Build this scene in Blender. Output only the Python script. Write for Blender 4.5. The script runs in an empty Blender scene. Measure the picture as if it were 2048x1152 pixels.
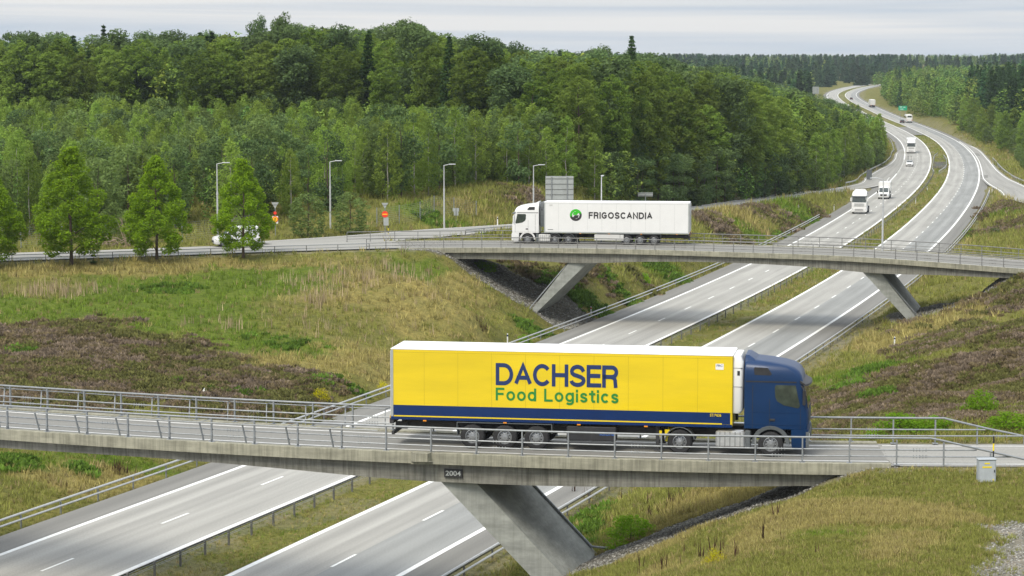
import bpy, math, random
import numpy as np
from mathutils import Vector, Matrix
S = bpy.context.scene
COL = S.collection
R = math.radians
rng = np.random.default_rng(7)
random.seed(7)

# ------------------------------------------------------------------ camera
F = 4700.0                       # focal length in pixels of a 2048 wide frame
TILT = math.atan((576 - 115) / F)
CZ = 23.0
cam = bpy.data.cameras.new('camera')
cam.lens = F / 2048 * 36.0
cam.sensor_width = 36.0
cam.clip_start = 1.0
cam.clip_end = 20000.0
cam_o = bpy.data.objects.new('camera', cam)
cam_o.location = (0, 0, CZ)
cam_o.rotation_euler = (math.pi / 2 - TILT, 0, 0)
COL.objects.link(cam_o)
S.camera = cam_o

# ------------------------------------------------------------------ sky, sun, exposure
SUN_EL, SUN_AZ = 48.0, -150.0     # azimuth measured from +Y clockwise: behind and left of the camera
world = bpy.data.worlds.new('World')
S.world = world
world.use_nodes = True
nt = world.node_tree
nt.nodes.clear()
N = nt.nodes.new
L = nt.links.new
out = N('ShaderNodeOutputWorld')
bg = N('ShaderNodeBackground')
bg.inputs['Strength'].default_value = 0.10
sky = N('ShaderNodeTexSky')
sky.sky_type = 'NISHITA'
sky.sun_disc = False
sky.sun_elevation = R(SUN_EL)
sky.sun_rotation = R(SUN_AZ)
sky.altitude = 100
sky.air_density = 1.0
sky.dust_density = 2.0
tc = N('ShaderNodeTexCoord')
mp = N('ShaderNodeMapping')
mp.inputs['Scale'].default_value = (2.2, 2.2, 75.0)
no = N('ShaderNodeTexNoise')
no.inputs['Scale'].default_value = 1.5
no.inputs['Detail'].default_value = 6.0
no.inputs['Roughness'].default_value = 0.5
no.inputs['Distortion'].default_value = 0.4
rp = N('ShaderNodeValToRGB')
rp.color_ramp.elements[0].position = 0.36
rp.color_ramp.elements[0].color = (5.0, 5.7, 6.6, 1)
rp.color_ramp.elements[1].position = 0.64
rp.color_ramp.elements[1].color = (7.7, 7.65, 7.6, 1)
mx = N('ShaderNodeMixRGB')
mx.inputs['Fac'].default_value = 0.86
L(tc.outputs['Generated'], mp.inputs['Vector'])
L(mp.outputs['Vector'], no.inputs['Vector'])
L(no.outputs['Fac'], rp.inputs['Fac'])
L(sky.outputs['Color'], mx.inputs['Color1'])
L(rp.outputs['Color'], mx.inputs['Color2'])
# an overcast sky is about three times brighter overhead than at the horizon
sx = N('ShaderNodeSeparateXYZ'); L(tc.outputs['Generated'], sx.inputs[0])
ov = N('ShaderNodeMapRange'); ov.inputs['From Min'].default_value = 0.03; ov.inputs['From Max'].default_value = 1.0
ov.inputs['To Min'].default_value = 1.0; ov.inputs['To Max'].default_value = 2.2
L(sx.outputs['Z'], ov.inputs['Value'])
vm = N('ShaderNodeVectorMath'); vm.operation = 'SCALE'
L(mx.outputs['Color'], vm.inputs[0]); L(ov.outputs['Result'], vm.inputs['Scale'])
L(vm.outputs['Vector'], bg.inputs['Color'])
L(bg.outputs['Background'], out.inputs['Surface'])

sun = bpy.data.lights.new('sun', 'SUN')
sun.energy = 2.6
sun.angle = R(22)
sun.color = (1.0, 0.93, 0.80)
sun_o = bpy.data.objects.new('sun', sun)
az = R(SUN_AZ)
sdir = Vector((math.sin(az) * math.cos(R(SUN_EL)), math.cos(az) * math.cos(R(SUN_EL)), math.sin(R(SUN_EL))))
sun_o.rotation_euler = sdir.to_track_quat('Z', 'Y').to_euler()
sun_o.location = (0, 0, 80)
COL.objects.link(sun_o)
S.view_settings.view_transform = 'Standard'
S.view_settings.look = 'None'
S.view_settings.gamma = 1.0
S.view_settings.exposure = 0.25
S.cycles.max_bounces = 7
S.cycles.diffuse_bounces = 4
S.cycles.glossy_bounces = 2
S.cycles.transmission_bounces = 3
S.cycles.transparent_max_bounces = 4

# ------------------------------------------------------------------ tagging
def tag(o, label=None, cat=None, group=None, kind=None):
    if label: o['label'] = label
    if cat: o['category'] = cat
    if group: o['group'] = group
    if kind: o['kind'] = kind
    return o

def empty(name, loc=(0, 0, 0), rz=0.0, parent=None):
    o = bpy.data.objects.new(name, None)
    COL.objects.link(o)
    o.location = loc
    o.rotation_euler = (0, 0, rz)
    o.empty_display_size = 0.3
    if parent: o.parent = parent
    return o

def copy_tree(o, parent=None):
    c = o.copy()
    COL.objects.link(c)
    c.parent = parent
    for ch in list(o.children):
        copy_tree(ch, c)
    return c

# ------------------------------------------------------------------ materials
def new_mat(name):
    m = bpy.data.materials.new(name)
    m.use_nodes = True
    nt = m.node_tree
    nt.nodes.clear()
    o = nt.nodes.new('ShaderNodeOutputMaterial')
    return m, nt, o

def mat(name, col, rough=0.6, metal=0.0, var=0.12, scale=2.0, bump=0.0, bscale=20.0, col2=None, coat=0.0, stretch=(1, 1, 1), spec=0.5):
    m, nt, o = new_mat(name)
    N = nt.nodes.new; L = nt.links.new
    p = N('ShaderNodeBsdfPrincipled')
    p.inputs['Roughness'].default_value = rough
    p.inputs['Metallic'].default_value = metal
    p.inputs['Coat Weight'].default_value = coat
    p.inputs['Specular IOR Level'].default_value = spec
    tc = N('ShaderNodeTexCoord')
    mp = N('ShaderNodeMapping')
    mp.inputs['Scale'].default_value = stretch
    n = N('ShaderNodeTexNoise')
    n.inputs['Scale'].default_value = scale
    n.inputs['Detail'].default_value = 6
    n.inputs['Roughness'].default_value = 0.6
    L(tc.outputs['Object'], mp.inputs['Vector'])
    L(mp.outputs['Vector'], n.inputs['Vector'])
    r = N('ShaderNodeValToRGB')
    r.color_ramp.elements[0].position = 0.3
    r.color_ramp.elements[1].position = 0.7
    c2 = col2 or tuple(min(1, c * (1 + var)) for c in col)
    c1 = col if col2 else tuple(c * (1 - var) for c in col)
    r.color_ramp.elements[0].color = (*c1, 1)
    r.color_ramp.elements[1].color = (*c2, 1)
    L(n.outputs['Fac'], r.inputs['Fac'])
    L(r.outputs['Color'], p.inputs['Base Color'])
    if bump:
        n2 = N('ShaderNodeTexNoise')
        n2.inputs['Scale'].default_value = bscale
        n2.inputs['Detail'].default_value = 4
        L(tc.outputs['Object'], n2.inputs['Vector'])
        b = N('ShaderNodeBump')
        b.inputs['Strength'].default_value = bump
        b.inputs['Distance'].default_value = 0.05
        L(n2.outputs['Fac'], b.inputs['Height'])
        L(b.outputs['Normal'], p.inputs['Normal'])
    L(p.outputs['BSDF'], o.inputs['Surface'])
    return m

def foliage(name, c1, c2, c3=None, trans=0.35, objvar=0.35, vr=.28):
    """leaf material: colour differs from leaf to leaf and from tree to tree"""
    m, nt, o = new_mat(name)
    N = nt.nodes.new; L = nt.links.new
    geo = N('ShaderNodeNewGeometry')
    oi = N('ShaderNodeObjectInfo')
    a = N('ShaderNodeMixRGB')
    a.inputs['Color1'].default_value = (*c1, 1)
    a.inputs['Color2'].default_value = (*c2, 1)
    L(geo.outputs['Random Per Island'], a.inputs['Fac'])
    b = N('ShaderNodeMixRGB')
    c3 = c3 or c1
    b.inputs['Color2'].default_value = (*c3, 1)
    ml = N('ShaderNodeMath'); ml.operation = 'MULTIPLY'
    ml.inputs[1].default_value = objvar
    L(oi.outputs['Random'], ml.inputs[0])
    L(ml.outputs[0], b.inputs['Fac'])
    L(a.outputs['Color'], b.inputs['Color1'])
    hs = N('ShaderNodeHueSaturation')
    mr = N('ShaderNodeMapRange')
    mr.inputs['To Min'].default_value = 1 - vr
    mr.inputs['To Max'].default_value = 1 + vr
    m2 = N('ShaderNodeMath'); m2.operation = 'MULTIPLY'; m2.inputs[1].default_value = 7.31
    m3 = N('ShaderNodeMath'); m3.operation = 'FRACT'
    L(oi.outputs['Random'], m2.inputs[0]); L(m2.outputs[0], m3.inputs[0])
    L(m3.outputs[0], mr.inputs['Value'])
    L(mr.outputs['Result'], hs.inputs['Value'])
    L(b.outputs['Color'], hs.inputs['Color'])
    d = N('ShaderNodeBsdfDiffuse')
    t = N('ShaderNodeBsdfTranslucent')
    L(hs.outputs['Color'], d.inputs['Color'])
    hs2 = N('ShaderNodeHueSaturation')
    hs2.inputs['Value'].default_value = 1.3
    hs2.inputs['Hue'].default_value = 0.49
    L(hs.outputs['Color'], hs2.inputs['Color'])
    L(hs2.outputs['Color'], t.inputs['Color'])
    ms = N('ShaderNodeMixShader')
    ms.inputs['Fac'].default_value = trans
    L(d.outputs[0], ms.inputs[1]); L(t.outputs[0], ms.inputs[2])
    L(ms.outputs[0], o.inputs['Surface'])
    return m

def asphalt(name, dark=1.0, lanes=True, newlane=False):
    """u of the uv map is metres across, v metres along"""
    m, nt, o = new_mat(name)
    N = nt.nodes.new; L = nt.links.new
    p = N('ShaderNodeBsdfPrincipled')
    p.inputs['Roughness'].default_value = 0.9
    p.inputs['Specular IOR Level'].default_value = 0.15
    uv = N('ShaderNodeUVMap'); uv.uv_map = 'uv'
    def noise(sx, sy, det=5, dist=0.0):
        mp = N('ShaderNodeMapping'); mp.inputs['Scale'].default_value = (sx, sy, 1)
        n = N('ShaderNodeTexNoise'); n.inputs['Scale'].default_value = 1.0
        n.inputs['Detail'].default_value = det
        n.inputs['Distortion'].default_value = dist
        L(uv.outputs['UV'], mp.inputs['Vector']); L(mp.outputs['Vector'], n.inputs['Vector'])
        return n.outputs['Fac']
    base = N('ShaderNodeValToRGB')
    base.color_ramp.elements[0].position = 0.32
    base.color_ramp.elements[1].position = 0.68
    base.color_ramp.elements[0].color = (0.300 * dark, 0.294 * dark, 0.270 * dark, 1)
    base.color_ramp.elements[1].color = (0.395 * dark, 0.386 * dark, 0.355 * dark, 1)
    L(noise(1.3, 0.02), base.inputs['Fac'])
    grain = N('ShaderNodeMixRGB'); grain.blend_type = 'OVERLAY'; grain.inputs['Fac'].default_value = 0.3
    L(base.outputs['Color'], grain.inputs['Color1'])
    L(noise(14, 9, 8), grain.inputs['Color2'])
    cur = grain.outputs['Color']
    sep = N('ShaderNodeSeparateXYZ'); L(uv.outputs['UV'], sep.inputs[0])
    if lanes:
        # polished, darker wheel tracks: two to a lane
        w = N('ShaderNodeMath'); w.operation = 'MULTIPLY'; w.inputs[1].default_value = 2 * math.pi / 1.8
        c = N('ShaderNodeMath'); c.operation = 'COSINE'
        L(sep.outputs['X'], w.inputs[0]); L(w.outputs[0], c.inputs[0])
        mr = N('ShaderNodeMapRange'); mr.inputs['From Min'].default_value = -1
        mr.inputs['To Min'].default_value = 0.90; mr.inputs['To Max'].default_value = 1.02
        L(c.outputs[0], mr.inputs['Value'])
        mm = N('ShaderNodeMixRGB'); mm.blend_type = 'MULTIPLY'; mm.inputs['Fac'].default_value = 1.0
        L(cur, mm.inputs['Color1']); L(mr.outputs['Result'], mm.inputs['Color2'])
        cur = mm.outputs['Color']
        bl = N('ShaderNodeValToRGB')
        bl.color_ramp.elements[0].position = 0.40; bl.color_ramp.elements[0].color = (0.90, 0.90, 0.90, 1)
        bl.color_ramp.elements[1].position = 0.55; bl.color_ramp.elements[1].color = (1, 1, 1, 1)
        L(noise(0.30, 0.05, 6, 0.3), bl.inputs['Fac'])
        m2 = N('ShaderNodeMixRGB'); m2.blend_type = 'MULTIPLY'; m2.inputs['Fac'].default_value = 1.0
        L(cur, m2.inputs['Color1']); L(bl.outputs['Color'], m2.inputs['Color2'])
        cur = m2.outputs['Color']
    if newlane:
        g = N('ShaderNodeMath'); g.operation = 'GREATER_THAN'; g.inputs[1].default_value = newlane[0]
        l = N('ShaderNodeMath'); l.operation = 'LESS_THAN'; l.inputs[1].default_value = newlane[1]
        L(sep.outputs['X'], g.inputs[0]); L(sep.outputs['X'], l.inputs[0])
        a = N('ShaderNodeMath'); a.operation = 'MULTIPLY'
        L(g.outputs[0], a.inputs[0]); L(l.outputs[0], a.inputs[1])
        m3 = N('ShaderNodeMixRGB'); m3.blend_type = 'MULTIPLY'
        m3.inputs['Color2'].default_value = (0.80, 0.83, 0.865, 1)
        L(a.outputs[0], m3.inputs['Fac']); L(cur, m3.inputs['Color1'])
        cur = m3.outputs['Color']
    L(cur, p.inputs['Base Color'])
    n2 = noise(25, 25, 3)
    b = N('ShaderNodeBump'); b.inputs['Strength'].default_value = 0.25; b.inputs['Distance'].default_value = 0.01
    L(n2, b.inputs['Height']); L(b.outputs['Normal'], p.inputs['Normal'])
    L(p.outputs['BSDF'], o.inputs['Surface'])
    return m

def concrete(name, col=(0.215, 0.21, 0.18), streak=0.5, board=.14):
    m, nt, o = new_mat(name)
    N = nt.nodes.new; L = nt.links.new
    p = N('ShaderNodeBsdfPrincipled'); p.inputs['Roughness'].default_value = 0.9
    tc = N('ShaderNodeTexCoord')
    def noise(sc, det=6, rough=0.6):
        mp = N('ShaderNodeMapping'); mp.inputs['Scale'].default_value = sc
        n = N('ShaderNodeTexNoise'); n.inputs['Scale'].default_value = 1
        n.inputs['Detail'].default_value = det; n.inputs['Roughness'].default_value = rough
        L(tc.outputs['Object'], mp.inputs['Vector']); L(mp.outputs['Vector'], n.inputs['Vector'])
        return n.outputs['Fac']
    r = N('ShaderNodeValToRGB')
    r.color_ramp.elements[0].position = 0.3; r.color_ramp.elements[1].position = 0.72
    r.color_ramp.elements[0].color = (*[c * 0.72 for c in col], 1)
    r.color_ramp.elements[1].color = (*[c * 1.22 for c in col], 1)
    L(noise((0.9, 0.9, 2.5)), r.inputs['Fac'])
    # rain streaks running down
    r2 = N('ShaderNodeValToRGB')
    r2.color_ramp.elements[0].position = 0.38; r2.color_ramp.elements[1].position = 0.56
    r2.color_ramp.elements[0].color = (1 - streak, 1 - streak, 1 - streak * 1.05, 1); r2.color_ramp.elements[1].color = (1, 1, 1, 1)
    L(noise((7.0, 7.0, 0.3), 7, .7), r2.inputs['Fac'])
    mm = N('ShaderNodeMixRGB'); mm.blend_type = 'MULTIPLY'; mm.inputs['Fac'].default_value = 0.8
    L(r.outputs['Color'], mm.inputs['Color1']); L(r2.outputs['Color'], mm.inputs['Color2'])
    # board marks of the formwork
    r3 = N('ShaderNodeValToRGB')
    r3.color_ramp.elements[0].position = 0.4; r3.color_ramp.elements[1].position = 0.6
    r3.color_ramp.elements[0].color = (1 - board, 1 - board, 1 - board, 1); r3.color_ramp.elements[1].color = (1 + board * .4, 1 + board * .4, 1 + board * .4, 1)
    L(noise((0.5, 0.5, 16), 3), r3.inputs['Fac'])
    m4 = N('ShaderNodeMixRGB'); m4.blend_type = 'MULTIPLY'; m4.inputs['Fac'].default_value = 0.8
    L(mm.outputs['Color'], m4.inputs['Color1']); L(r3.outputs['Color'], m4.inputs['Color2'])
    L(m4.outputs['Color'], p.inputs['Base Color'])
    b = N('ShaderNodeBump'); b.inputs['Strength'].default_value = 0.35; b.inputs['Distance'].default_value = 0.02
    L(noise((14, 14, 14), 5), b.inputs['Height']); L(b.outputs['Normal'], p.inputs['Normal'])
    L(p.outputs['BSDF'], o.inputs['Surface'])
    return m

def ground_mat():
    m, nt, o = new_mat('ground')
    N = nt.nodes.new; L = nt.links.new
    p = N('ShaderNodeBsdfPrincipled'); p.inputs['Roughness'].default_value = 1.0
    p.inputs['Specular IOR Level'].default_value = 0.1
    at = N('ShaderNodeAttribute'); at.attribute_name = 'soil'
    tc = N('ShaderNodeTexCoord')
    def noise(s, det=6, rough=0.65):
        n = N('ShaderNodeTexNoise'); n.inputs['Scale'].default_value = s
        n.inputs['Detail'].default_value = det; n.inputs['Roughness'].default_value = rough
        L(tc.outputs['Object'], n.inputs['Vector'])
        return n.outputs['Fac']
    def layer(src, fac, lo, hi, p0, p1):
        r = N('ShaderNodeValToRGB')
        r.color_ramp.elements[0].position = p0; r.color_ramp.elements[1].position = p1
        r.color_ramp.elements[0].color = (*lo, 1); r.color_ramp.elements[1].color = (*hi, 1)
        L(fac, r.inputs['Fac'])
        mm = N('ShaderNodeMixRGB'); mm.blend_type = 'MULTIPLY'; mm.inputs['Fac'].default_value = 1
        L(src, mm.inputs['Color1']); L(r.outputs['Color'], mm.inputs['Color2'])
        return mm.outputs['Color']
    c = layer(at.outputs['Color'], noise(0.35), (0.72, 0.78, 0.72), (1.25, 1.15, 1.1), 0.3, 0.7)
    c = layer(c, noise(3.0), (0.6, 0.62, 0.6), (1.3, 1.25, 1.2), 0.3, 0.7)
    c = layer(c, noise(14.0), (0.6, 0.6, 0.6), (1.35, 1.35, 1.3), 0.3, 0.7)
    L(c, p.inputs['Base Color'])
    b = N('ShaderNodeBump'); b.inputs['Strength'].default_value = 0.9; b.inputs['Distance'].default_value = 0.15
    L(noise(9.0, 8), b.inputs['Height']); L(b.outputs['Normal'], p.inputs['Normal'])
    L(p.outputs['BSDF'], o.inputs['Surface'])
    return m

def attr_mat(name, attr='tint', trans=0.25, rough=1.0):
    m, nt, o = new_mat(name)
    N = nt.nodes.new; L = nt.links.new
    at = N('ShaderNodeAttribute'); at.attribute_name = attr
    geo = N('ShaderNodeNewGeometry')
    mr = N('ShaderNodeMapRange'); mr.inputs['To Min'].default_value = 0.7; mr.inputs['To Max'].default_value = 1.3
    L(geo.outputs['Random Per Island'], mr.inputs['Value'])
    mm = N('ShaderNodeMixRGB'); mm.blend_type = 'MULTIPLY'; mm.inputs['Fac'].default_value = 1
    L(at.outputs['Color'], mm.inputs['Color1']); L(mr.outputs['Result'], mm.inputs['Color2'])
    d = N('ShaderNodeBsdfDiffuse'); t = N('ShaderNodeBsdfTranslucent')
    L(mm.outputs['Color'], d.inputs['Color']); L(mm.outputs['Color'], t.inputs['Color'])
    ms = N('ShaderNodeMixShader'); ms.inputs['Fac'].default_value = trans
    L(d.outputs[0], ms.inputs[1]); L(t.outputs[0], ms.inputs[2])
    L(ms.outputs[0], o.inputs['Surface'])
    return m

M = {}
M['road_left'] = asphalt('motorway_asphalt')
M['road_right'] = asphalt('motorway_asphalt_with_newer_lane', newlane=(3.62, 7.6))
M['road_plain'] = asphalt('ramp_asphalt', dark=0.80, lanes=False)
M['shoulder'] = asphalt('shoulder_asphalt', dark=0.55, lanes=False)
M['bridge_road'] = asphalt('bridge_asphalt', dark=0.60, lanes=False)
M['paint'] = mat('road_paint', (0.74, 0.74, 0.71), 0.7, var=0.12, scale=3)
M['concrete'] = concrete('concrete')
M['concrete_leg'] = concrete('concrete_leg', (0.30, 0.31, 0.285), streak=0.18, board=.04)
M['beam'] = concrete('concrete_edge_beam', (0.29, 0.28, 0.215), streak=0.4, board=.05)
M['galv'] = mat('galvanised_steel', (0.25, 0.265, 0.275), 0.5, 0.35, var=0.18, scale=6)
M['galv_mid'] = mat('aged_railing_steel', (0.17, 0.17, 0.165), 0.55, 0.3, var=0.2, scale=6)
M['galv_light'] = mat('galvanised_guardrail', (0.46, 0.47, 0.47), 0.5, 0.2, var=0.12, scale=4)
M['galv_dark'] = mat('weathered_steel', (0.14, 0.14, 0.13), 0.6, 0.3, var=0.25, scale=5)
M['ground'] = ground_mat()
M['tufts'] = attr_mat('tufts')
M['bark'] = mat('bark', (0.07, 0.05, 0.035), 0.95, var=0.4, scale=8, bump=0.5)
M['bark_pale'] = mat('pale_bark', (0.32, 0.30, 0.26), 0.95, var=0.4, scale=6)
M['dark_rubber'] = mat('rubber', (0.018, 0.018, 0.019), 0.85, var=0.3, scale=9)
M['rim'] = mat('steel_rim', (0.30, 0.31, 0.32), 0.35, 0.6, var=0.15, scale=14)
M['black'] = mat('black_plastic', (0.02, 0.02, 0.022), 0.55, var=0.3, scale=5)
M['chassis'] = mat('chassis', (0.03, 0.03, 0.032), 0.7, var=0.4, scale=4)
M['greyplastic'] = mat('grey_plastic', (0.09, 0.10, 0.105), 0.6, var=0.1, scale=5)
M['glass'] = mat('window_glass', (0.018, 0.024, 0.024), 0.05, 0.0, col2=(.06, .075, .06), scale=2.5, spec=0.7, coat=0.3)
M['seam'] = mat('seam_yellow', (.44, .31, .004), .6, var=.1)
M['white'] = mat('white_paint', (0.68, 0.68, 0.67), 0.35, var=0.025, scale=1.5, coat=0.3)
M['white_roof'] = mat('white_roof', (0.78, 0.78, 0.78), 0.5, var=0.04, scale=0.8)
M['offwhite'] = mat('off_white_panel', (0.52, 0.52, 0.50), 0.5, var=0.05, scale=0.7, stretch=(0.4, 1, 2.5))
M['yellow'] = mat('yellow_panel', (0.68, 0.50, 0.002), 0.40, var=0.09, scale=0.5, stretch=(0.5, 1, 3), coat=0.2)
M['blue'] = mat('blue_panel', (0.001, 0.020, 0.095), 0.42, var=0.15, scale=0.7, coat=0.1, spec=0.3)
M['cabblue'] = mat('blue_metallic_paint', (0.001, 0.023, 0.082), 0.4, 0.0, var=0.12, scale=0.9, coat=0.1, spec=0.3)
M['letterblue'] = mat('blue_lettering', (0.006, 0.025, 0.11), 0.5, var=0.03)
M['lettergreen'] = mat('green_lettering', (0.01, 0.20, 0.03), 0.5, var=0.03)
M['letterblack'] = mat('black_lettering', (0.025, 0.022, 0.022), 0.5, var=0.03)
M['logogreen'] = mat('bright_green_emblem', (0.03, 0.42, 0.01), 0.5, var=0.03)
M['amber'] = mat('amber_plastic', (0.75, 0.25, 0.01), 0.3, var=0.05)
M['red'] = mat('red_plastic', (0.5, 0.015, 0.01), 0.35, var=0.08)
M['chrome'] = mat('polished_aluminium', (0.62, 0.63, 0.64), 0.28, 0.6, var=0.15, scale=5)
M['headlamp'] = mat('headlamp_glass', (0.75, 0.77, 0.8), 0.12, 0.3, var=0.05)
M['signback'] = mat('sign_back_aluminium', (0.36, 0.38, 0.37), 0.5, 0.3, var=0.12, scale=1.2)
M['signwhite'] = mat('sign_white', (0.75, 0.75, 0.72), 0.5, var=0.04)
M['signyellow'] = mat('sign_yellow', (0.85, 0.42, 0.01), 0.5, var=0.04)
M['signred'] = mat('sign_red', (0.70, 0.035, 0.01), 0.5, var=0.04)
M['signgreen'] = mat('sign_green', (0.005, 0.30, 0.16), 0.5, var=0.06)
M['cabinet'] = mat('cabinet_grey', (0.34, 0.37, 0.39), 0.5, var=0.08, scale=3)
M['deadwood'] = mat('dead_wood', (0.26, 0.20, 0.14), 0.9, var=0.3, scale=5)
M['stone'] = mat('dark_stone', (0.06, 0.06, 0.055), 0.95, var=0.4, scale=3)

# ------------------------------------------------------------------ mesh builder
class MB:
    def __init__(s):
        s.v = []; s.f = []; s.m = []
    def add(s, vs, fs, mi=0):
        b = len(s.v)
        s.v.extend([tuple(map(float, q)) for q in vs])
        for f in fs:
            s.f.append([b + i for i in f]); s.m.append(mi)
        return s
    def box(s, c, d, mi=0, rz=0.0, ry=0.0):
        x, y, z = [q / 2 for q in d]
        vs = [(-x, -y, -z), (x, -y, -z), (x, y, -z), (-x, y, -z), (-x, -y, z), (x, -y, z), (x, y, z), (-x, y, z)]
        m = Matrix.Rotation(rz, 3, 'Z') @ Matrix.Rotation(ry, 3, 'Y')
        vs = [tuple(m @ Vector(q) + Vector(c)) for q in vs]
        return s.add(vs, [(0, 3, 2, 1), (4, 5, 6, 7), (0, 1, 5, 4), (1, 2, 6, 5), (2, 3, 7, 6), (3, 0, 4, 7)], mi)
    def cbox(s, c, d, b=0.03, mi=0):
        """box with chamfered upright and top edges"""
        x, y, z = [q / 2 for q in d]
        rings = []
        for zz, k in ((-z, b), (-z + b, 0), (z - b, 0), (z, b)):
            X, Y = x - k, y - k
            rings.append([(-X + b, -Y, zz), (X - b, -Y, zz), (X, -Y + b, zz), (X, Y - b, zz), (X - b, Y, zz), (-X + b, Y, zz), (-X, Y - b, zz), (-X, -Y + b, zz)])
        rings = [[(p[0] + c[0], p[1] + c[1], p[2] + c[2]) for p in r] for r in rings]
        return s.loft(rings, True, True, mi)
    def beam(s, p0, p1, w, h, mi=0, up=(0, 0, 1)):
        p0 = Vector(p0); p1 = Vector(p1); d = (p1 - p0).normalized()
        u = Vector(up)
        if abs(d.dot(u)) > 0.98: u = Vector((0, 1, 0))
        a = d.cross(u).normalized(); b = a.cross(d).normalized()
        vs = []
        for p in (p0, p1):
            for sx, sy in ((-1, -1), (1, -1), (1, 1), (-1, 1)):
                vs.append(tuple(p + a * sx * w / 2 + b * sy * h / 2))
        return s.add(vs, [(0, 1, 2, 3), (7, 6, 5, 4), (0, 4, 5, 1), (1, 5, 6, 2), (2, 6, 7, 3), (3, 7, 4, 0)], mi)
    def tube(s, p0, p1, r0, r1=None, n=8, mi=0, caps=True):
        r1 = r0 if r1 is None else r1
        p0 = Vector(p0); p1 = Vector(p1); d = (p1 - p0).normalized()
        u = Vector((0, 0, 1)) if abs(d.z) < 0.95 else Vector((1, 0, 0))
        a = d.cross(u).normalized(); b = d.cross(a).normalized()
        vs = []
        for p, r in ((p0, r0), (p1, r1)):
            for i in range(n):
                t = 2 * math.pi * i / n
                vs.append(tuple(p + a * r * math.cos(t) + b * r * math.sin(t)))
        fs = [(i, (i + 1) % n, n + (i + 1) % n, n + i) for i in range(n)]
        if caps: fs += [tuple(range(n - 1, -1, -1)), tuple(range(n, 2 * n))]
        return s.add(vs, fs, mi)
    def path(s, pts, r, n=6, mi=0):
        pts = [Vector(p) for p in pts]; rings = []
        for i, p in enumerate(pts):
            d = (pts[min(i + 1, len(pts) - 1)] - pts[max(i - 1, 0)]).normalized()
            u = Vector((0, 0, 1)) if abs(d.z) < 0.95 else Vector((1, 0, 0))
            a = d.cross(u).normalized(); b = d.cross(a).normalized()
            rings.append([tuple(p + a * r * math.cos(2 * math.pi * k / n) + b * r * math.sin(2 * math.pi * k / n)) for k in range(n)])
        return s.loft(rings, True, True, mi)
    def loft(s, rings, cap0=True, cap1=True, mi=0, closed=True):
        n = len(rings[0]); vs = [p for r in rings for p in r]; fs = []
        for j in range(len(rings) - 1):
            for i in range(n if closed else n - 1):
                k = (i + 1) % n
                fs.append((j * n + i, j * n + k, (j + 1) * n + k, (j + 1) * n + i))
        if cap0: fs.append(tuple(range(n - 1, -1, -1)))
        if cap1: fs.append(tuple((len(rings) - 1) * n + i for i in range(n)))
        return s.add(vs, fs, mi)
    def lathe(s, prof, c, axis='y', n=24, mi=0):
        rings = []
        for r, a in prof:
            ring = []
            for i in range(n):
                t = 2 * math.pi * i / n
                if axis == 'y': ring.append((c[0] + r * math.cos(t), c[1] + a, c[2] + r * math.sin(t)))
                else: ring.append((c[0] + r * math.cos(t), c[1] + r * math.sin(t), c[2] + a))
            rings.append(ring)
        return s.loft(rings, False, False, mi)
    def prism(s, poly, y0, y1, mi=0):
        """polygon in x,z pushed along y"""
        n = len(poly)
        vs = [(x, y0, z) for x, z in poly] + [(x, y1, z) for x, z in poly]
        fs = [tuple(range(n)), tuple(range(2 * n - 1, n - 1, -1))]
        fs += [((i + 1) % n, i, n + i, n + (i + 1) % n) for i in range(n)]
        return s.add(vs, fs, mi)
    def build(s, name, mats, parent=None, smooth=None, loc=None):
        me = bpy.data.meshes.new(name)
        me.from_pydata(s.v, [], s.f)
        for q in (mats if isinstance(mats, (list, tuple)) else [mats]): me.materials.append(q)
        if any(s.m): me.polygons.foreach_set('material_index', s.m)
        if smooth:
            me.polygons.foreach_set('use_smooth', [True] * len(me.polygons))
            me.update()
            me.set_sharp_from_angle(angle=R(smooth))
        me.update()
        o = bpy.data.objects.new(name, me)
        COL.objects.link(o)
        if parent: o.parent = parent
        if loc: o.location = loc
        return o

def mesh_np(name, v, f, mats, attr=None, uv=None, smooth=False, midx=None):
    """v (n,3); f (m,k) with k 3 or 4"""
    me = bpy.data.meshes.new(name)
    k = f.shape[1]
    me.vertices.add(len(v)); me.vertices.foreach_set('co', np.ascontiguousarray(v, dtype=np.float32).ravel())
    me.loops.add(f.size); me.loops.foreach_set('vertex_index', np.ascontiguousarray(f, dtype=np.int32).ravel())
    me.polygons.add(len(f))
    me.polygons.foreach_set('loop_start', np.arange(0, f.size, k, dtype=np.int32))
    me.polygons.foreach_set('loop_total', np.full(len(f), k, dtype=np.int32))
    for q in (mats if isinstance(mats, (list, tuple)) else [mats]): me.materials.append(q)
    if midx is not None: me.polygons.foreach_set('material_index', np.ascontiguousarray(midx, dtype=np.int32))
    me.polygons.foreach_set('use_smooth', np.full(len(f), smooth))
    if attr:
        a = me.color_attributes.new(attr[0], 'FLOAT_COLOR', 'POINT')
        c = np.ones((len(v), 4), np.float32); c[:, :3] = attr[1]
        a.data.foreach_set('color', c.ravel())
    if uv is not None:
        l = me.uv_layers.new(name='uv')
        l.data.foreach_set('uv', np.ascontiguousarray(uv[f.ravel()], dtype=np.float32).ravel())
    me.update(calc_edges=True)
    return me

def link_mesh(name, me, parent=None):
    o = bpy.data.objects.new(name, me); COL.objects.link(o)
    if parent: o.parent = parent
    return o

# ------------------------------------------------------------------ from pixels of the photograph to metres
def P(u, v, z):
    """the point at height z seen at pixel u, v"""
    x = (u - 1024) / F; y = (576 - v) / F
    d = (x, math.cos(TILT) + y * math.sin(TILT), -math.sin(TILT) + y * math.cos(TILT))
    t = (z - CZ) / d[2]
    return d[0] * t, d[1] * t

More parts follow.
